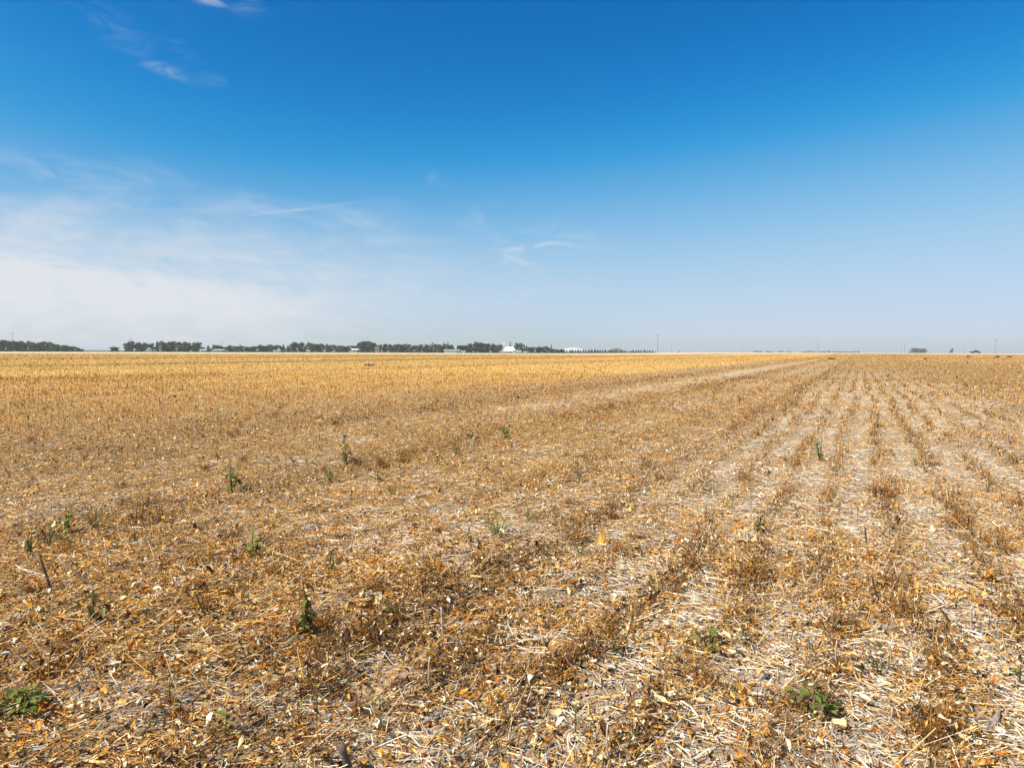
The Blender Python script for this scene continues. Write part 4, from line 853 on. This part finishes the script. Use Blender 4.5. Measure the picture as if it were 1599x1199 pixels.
# ------------------------------------------------------------------ dry brown tufts in the rows, pale leaves, dark lumps
def tuft_variant(k):
    r = np.random.default_rng(300 + k); n = 48; a = r.uniform(0, 6.28, n); cl = r.normal(0, .24, (5, 2))[r.integers(0, 5, n)]; x, y = cl[:, 0] + r.normal(0, .07, n), cl[:, 1] + r.normal(0, .07, n)
    cols = np.concatenate([BRWN, BRWN, BRWN * 1.3, ORNG * .8, GOLD * .9]); col = cols[r.integers(0, len(cols), n)]
    global rng; old = rng; rng = r
    v1, f1, c1 = uprights(x, y, np.zeros(n), a, r.uniform(.0, .8, n), r.uniform(.2, 1.0, n) ** 1.3 + .15, r.uniform(.012, .03, n), col)
    m = 40; h = r.uniform(.02, .6, m); aa = r.uniform(0, 6.28, m); qq = .55 * np.sqrt(r.random(m)) * (1 - .4 * h)
    lc = np.concatenate([BRWN, ORNG * .85, GOLD * .9])[r.integers(0, 16, m)]
    v2, f2, c2 = curls(qq * np.cos(aa), qq * np.sin(aa), h, aa, r.normal(0, .8, m), r.uniform(.08, .26, m), r.uniform(.03, .10, m), lc)
    m3 = 40; h3 = r.uniform(.15, .7, m3); a3 = r.uniform(0, 6.28, m3); q3 = .5 * np.sqrt(r.random(m3))
    v3, f3, c3 = strips(q3 * np.cos(a3), q3 * np.sin(a3), h3, r.uniform(0, 6.28, m3), r.normal(0, .6, m3), r.uniform(.2, .6, m3), r.uniform(.01, .02, m3), r.normal(0, .4, m3), BRWN[r.integers(0, 5, m3)])
    rng = old; v, f, c = join([(v1, f1, c1), (v3, f3, c3)])
    return np_mesh('stems', v, f, c, M_LITTER), np_mesh('leaves', v2, f2, c2, M_LITTER)
TUFTS = [tuft_variant(k) for k in range(12)]
def tuft(p, h, w, label, group):
    o = empty('dry_tuft', p, random.choice((0, math.pi)) + math.pi / 2 - TH + random.gauss(0, .5)); o.scale = (w * random.uniform(.9, 1.7), w * random.uniform(.5, .9), h * random.uniform(.7, 1.3)); o.rotation_euler.x = random.gauss(0, .15); tag(o, label, 'dry plant', group); v = random.choice(TUFTS); link('stems', v[0], o); l = link('leaves', v[1], o); l['kind'] = 'stuff'
for px, py, h, w, lb in ((610, 1010, 14, 40, 'dark brown tuft lying low right of the tall wilting weed'), (560, 1115, 26, 50, 'dark brown leaf heap at the bottom, above the upright stump'), (470, 1150, 30, 70, 'dark brown withered heap at the bottom left of the stump'), (750, 1072, 22, 45, 'dark red-brown tuft at the upper edge of the straw patch'),
                         (955, 812, 46, 34, 'darkest brown tuft in the row right of the olive grass'), (905, 850, 30, 60, 'wide dark brown tuft at the end of a row, centre'), (1400, 960, 40, 50, 'tall brown tuft with dark stems in the right foreground'), (1560, 960, 40, 60, 'large olive-brown tuft at the right edge of the foreground'),
                         (1450, 1140, 40, 90, 'big heap of brown curled stems at the bottom right'), (1010, 735, 24, 26, 'brown tuft in the row right of the narrow dark weed'), (1375, 780, 30, 36, 'dark brown tuft between rows, right mid field'), (1560, 860, 44, 40, 'tall brown tuft near the right edge, mid field'),
                         (60, 925, 18, 40, 'brown tuft behind the leaning sticks'), (105, 862, 14, 40, 'dark low tuft under the forked weed, left edge')):
    p = gnd(px, py); d = (p - Vector((0, 0, CAM_H))).length; tuft(p, metres(h, d), metres(w, d) * .8, lb, 'single dry tufts')
def tuft_words(x, y, d):
    u = row_uv(x, y)[0]; how = 'close to the camera' if d < 5 else ('at middle distance' if d < 10 else 'farther out')
    if u > 0.4: w = 'in the rows on the right'
    elif u > -1.2: w = 'in the rows right of centre'
    elif u > -2.4: w = 'in the dark edge row'
    elif u > -4.2: w = 'left of the dark edge row'
    elif u > -6.0: w = 'in the weedy lane on the left'
    else: w = 'beyond the weedy lane'
    return f'small dry brown tuft {w}, {how}', f'small dry tufts {w}, {how}'
rr = np.random.default_rng(55); cnt = 0
while cnt < 290:
    d = 2.6 * math.exp(rr.random() * 1.95); a = math.radians(rr.uniform(-38, 38)); x, y = d * math.sin(a), d * math.cos(a); X, Y = np.array([x]), np.array([y])
    right, tram, gold = zones(X, Y); rp = row_peak(X, Y, .07)[0]; pr = (right[0] * rp + (1 - right[0]) * (.07 + .15 * rp + .9 * lanes(X, Y)[0][0])) * (1 - tram[0]) * (1 - gold[0])
    if rr.random() > pr * (0.3 + 1.2 * float(fbm(X, Y, .9, 201)[0])): continue
    s = math.exp(rr.normal(-.35, .38)); tuft((x, y, tz(x, y)), .085 * s, .13 * s * rr.uniform(.7, 1.3), *tuft_words(x, y, d)); cnt += 1
def leaf_variant(k):
    r = np.random.default_rng(400 + k); n = 7; V, C = [], []; c = CREM[r.integers(0, 3)] * r.uniform(.8, 1.0); curl = r.uniform(.3, 1.1); arch = r.uniform(-.3, .6); ph = r.uniform(0, 6)
    for i in range(n):
        t = i / (n - 1); w = (math.sin(math.pi * min(1, t * .93 + .05)) ** .7) * .32 * (1 + .2 * math.sin(t * 9 + ph))
        for j in range(5): b = (j - 2) / 2; V.append((t - .5, b * w, curl * b * b * .28 + arch * (t - .5) ** 2 + .04 * math.sin(t * 11 + b * 4 + ph))); C.append(c * (0.9 + .2 * r.random()))
    F = [(i * 5 + j, (i + 1) * 5 + j, (i + 1) * 5 + j + 1, i * 5 + j + 1) for i in range(n - 1) for j in range(4)]
    return np_mesh('dry_leaf', V, F, np.array(C), M_LITTER, True)
LEAVES = [leaf_variant(k) for k in range(6)]
def dry_leaf(p, L, label, group):
    o = link('dry_leaf', random.choice(LEAVES)); o.location = (p[0], p[1], p[2] + .022); o.rotation_euler = (random.uniform(-.5, .5), random.uniform(-.5, .5), random.uniform(0, 6.28)); o.scale = (L, L, L); tag(o, label, 'leaf', group)
for px, py, s, lb in ((1028, 1104, 30, 'largest cream leaf below the crossed grey stalks'), (1064, 1108, 16, 'round cream leaf right of the largest cream leaf'), (1093, 1106, 22, 'cream leaf between the round one and the orange leaves'), (657, 1113, 14, 'cream leaf left of the thick grey stalk'), (866, 1124, 22, 'flat cream leaf left of the short thick stalk'),
                      (960, 1183, 18, 'cream leaf at the bottom edge beside the standing stalk'), (447, 1123, 20, 'cream leaf pair left of the dark brown heap'), (685, 1067, 18, 'white cream leaf at the upper edge of the straw patch'), (868, 1090, 14, 'small cream leaf under the long dark brown stalk'), (1290, 1070, 16, 'cream leaf left of the dark green clump, lower right'),
                      (1400, 1108, 16, 'cream leaf above the brown heap at the bottom right'), (20, 1010, 14, 'white cream leaf at the left edge'), (178, 1044, 16, 'cream leaf on golden litter, lower left'), (275, 1038, 18, 'star-shaped cream leaf right of centre of the lower left litter'), (128, 1132, 12, 'small cream leaf near the bottom left'), (1310, 1142, 26, 'long cream leaf blade at the bottom, right of the wide green clump')):
    p = gnd(px, py); dry_leaf(p, metres(s, (p - Vector((0, 0, CAM_H))).length), lb, 'single cream leaves')
for k in range(200):
    d = 2.3 * math.exp(rr.random() ** 1.1 * 1.25); a = math.radians(rr.uniform(-38, 38)); x, y = d * math.sin(a), d * math.cos(a)
    dry_leaf((x, y, tz(x, y)), rr.uniform(.022, .05), *(lambda w: (f'cream crumpled dry leaf scattered in the {w}', f'scattered cream leaves in the {w}'))(('lower left' if a < -.22 else 'lower middle' if a < .2 else 'lower right') + (' litter close to the camera' if d < 4 else ' litter at middle distance')))
M_CLOD = painted('dark_clod', (.085, .06, .045), .95, .35, 6)
def clod(px, py, w_px, h_px, label):
    p = gnd(px, py); d = (p - Vector((0, 0, CAM_H))).length; bm = bmesh.new(); bmesh.ops.create_icosphere(bm, subdivisions=3, radius=.5); r = random.Random(px)
    ph = [r.uniform(0, 6) for _ in range(4)]
    for v in bm.verts: k = 1 + .22 * math.sin(v.co.x * 9 + ph[0]) + .2 * math.sin(v.co.y * 11 + ph[1]) + .2 * math.sin(v.co.z * 8 + v.co.x * 6 + ph[2]) + r.uniform(-.08, .08); v.co *= k
    me = bpy.data.meshes.new('soil_clod'); bm.to_mesh(me); bm.free(); me.materials.append(M_CLOD)
    o = link('soil_clod', me); s = metres(w_px, d); h = metres(h_px, d); o.location = (p.x, p.y, p.z + h * .3); o.scale = (s, s * .8, h * 1.2); tag(o, label, 'clod', 'dark lumps in the field')
for c in ((571, 571, 6, 2.4, 'left one of three dark lumps in the golden stubble'), (576.5, 571.3, 7, 3.2, 'middle and largest of three dark lumps in the golden stubble'), (582.5, 571, 4, 2.2, 'right one of three dark lumps in the golden stubble'), (1300, 554, 6, 2, 'dark lump at the head of the converging rows'), (1445, 554, 5, 2, 'dark lump on the pale band left of the pickup truck'),
          (1512, 556.5, 5, 1.8, 'dark lump in the field below the pickup truck'), (1557, 558.5, 6, 2.2, 'dark lump below the tall wire pole, left of two'), (1577, 558, 5, 2, 'dark lump below the tall wire pole, right of two'), (1296, 561, 5, 3, 'dark clump on the row line in front of the far dark lump')): clod(*c)

# ------------------------------------------------------------------ the hazy air
def build_haze():
    o = MB().box(-9300, 9300, -9300, 9300, -2.0, 34.0).build('haze', bpy.data.materials.new('hazy_air')); m = o.data.materials[0]; m.use_nodes = True; N = m.node_tree.nodes; L = m.node_tree.links; N.clear()
    out = N.new('ShaderNodeOutputMaterial'); pv = N.new('ShaderNodeVolumePrincipled'); pv.inputs['Color'].default_value = (.82, .88, .96, 1); pv.inputs['Density'].default_value = 1.8e-4; pv.inputs['Anisotropy'].default_value = 0.2
    L.new(pv.outputs[0], out.inputs['Volume']); tag(o, 'thin pale haze over the distant land', 'haze', kind='stuff')
build_haze()
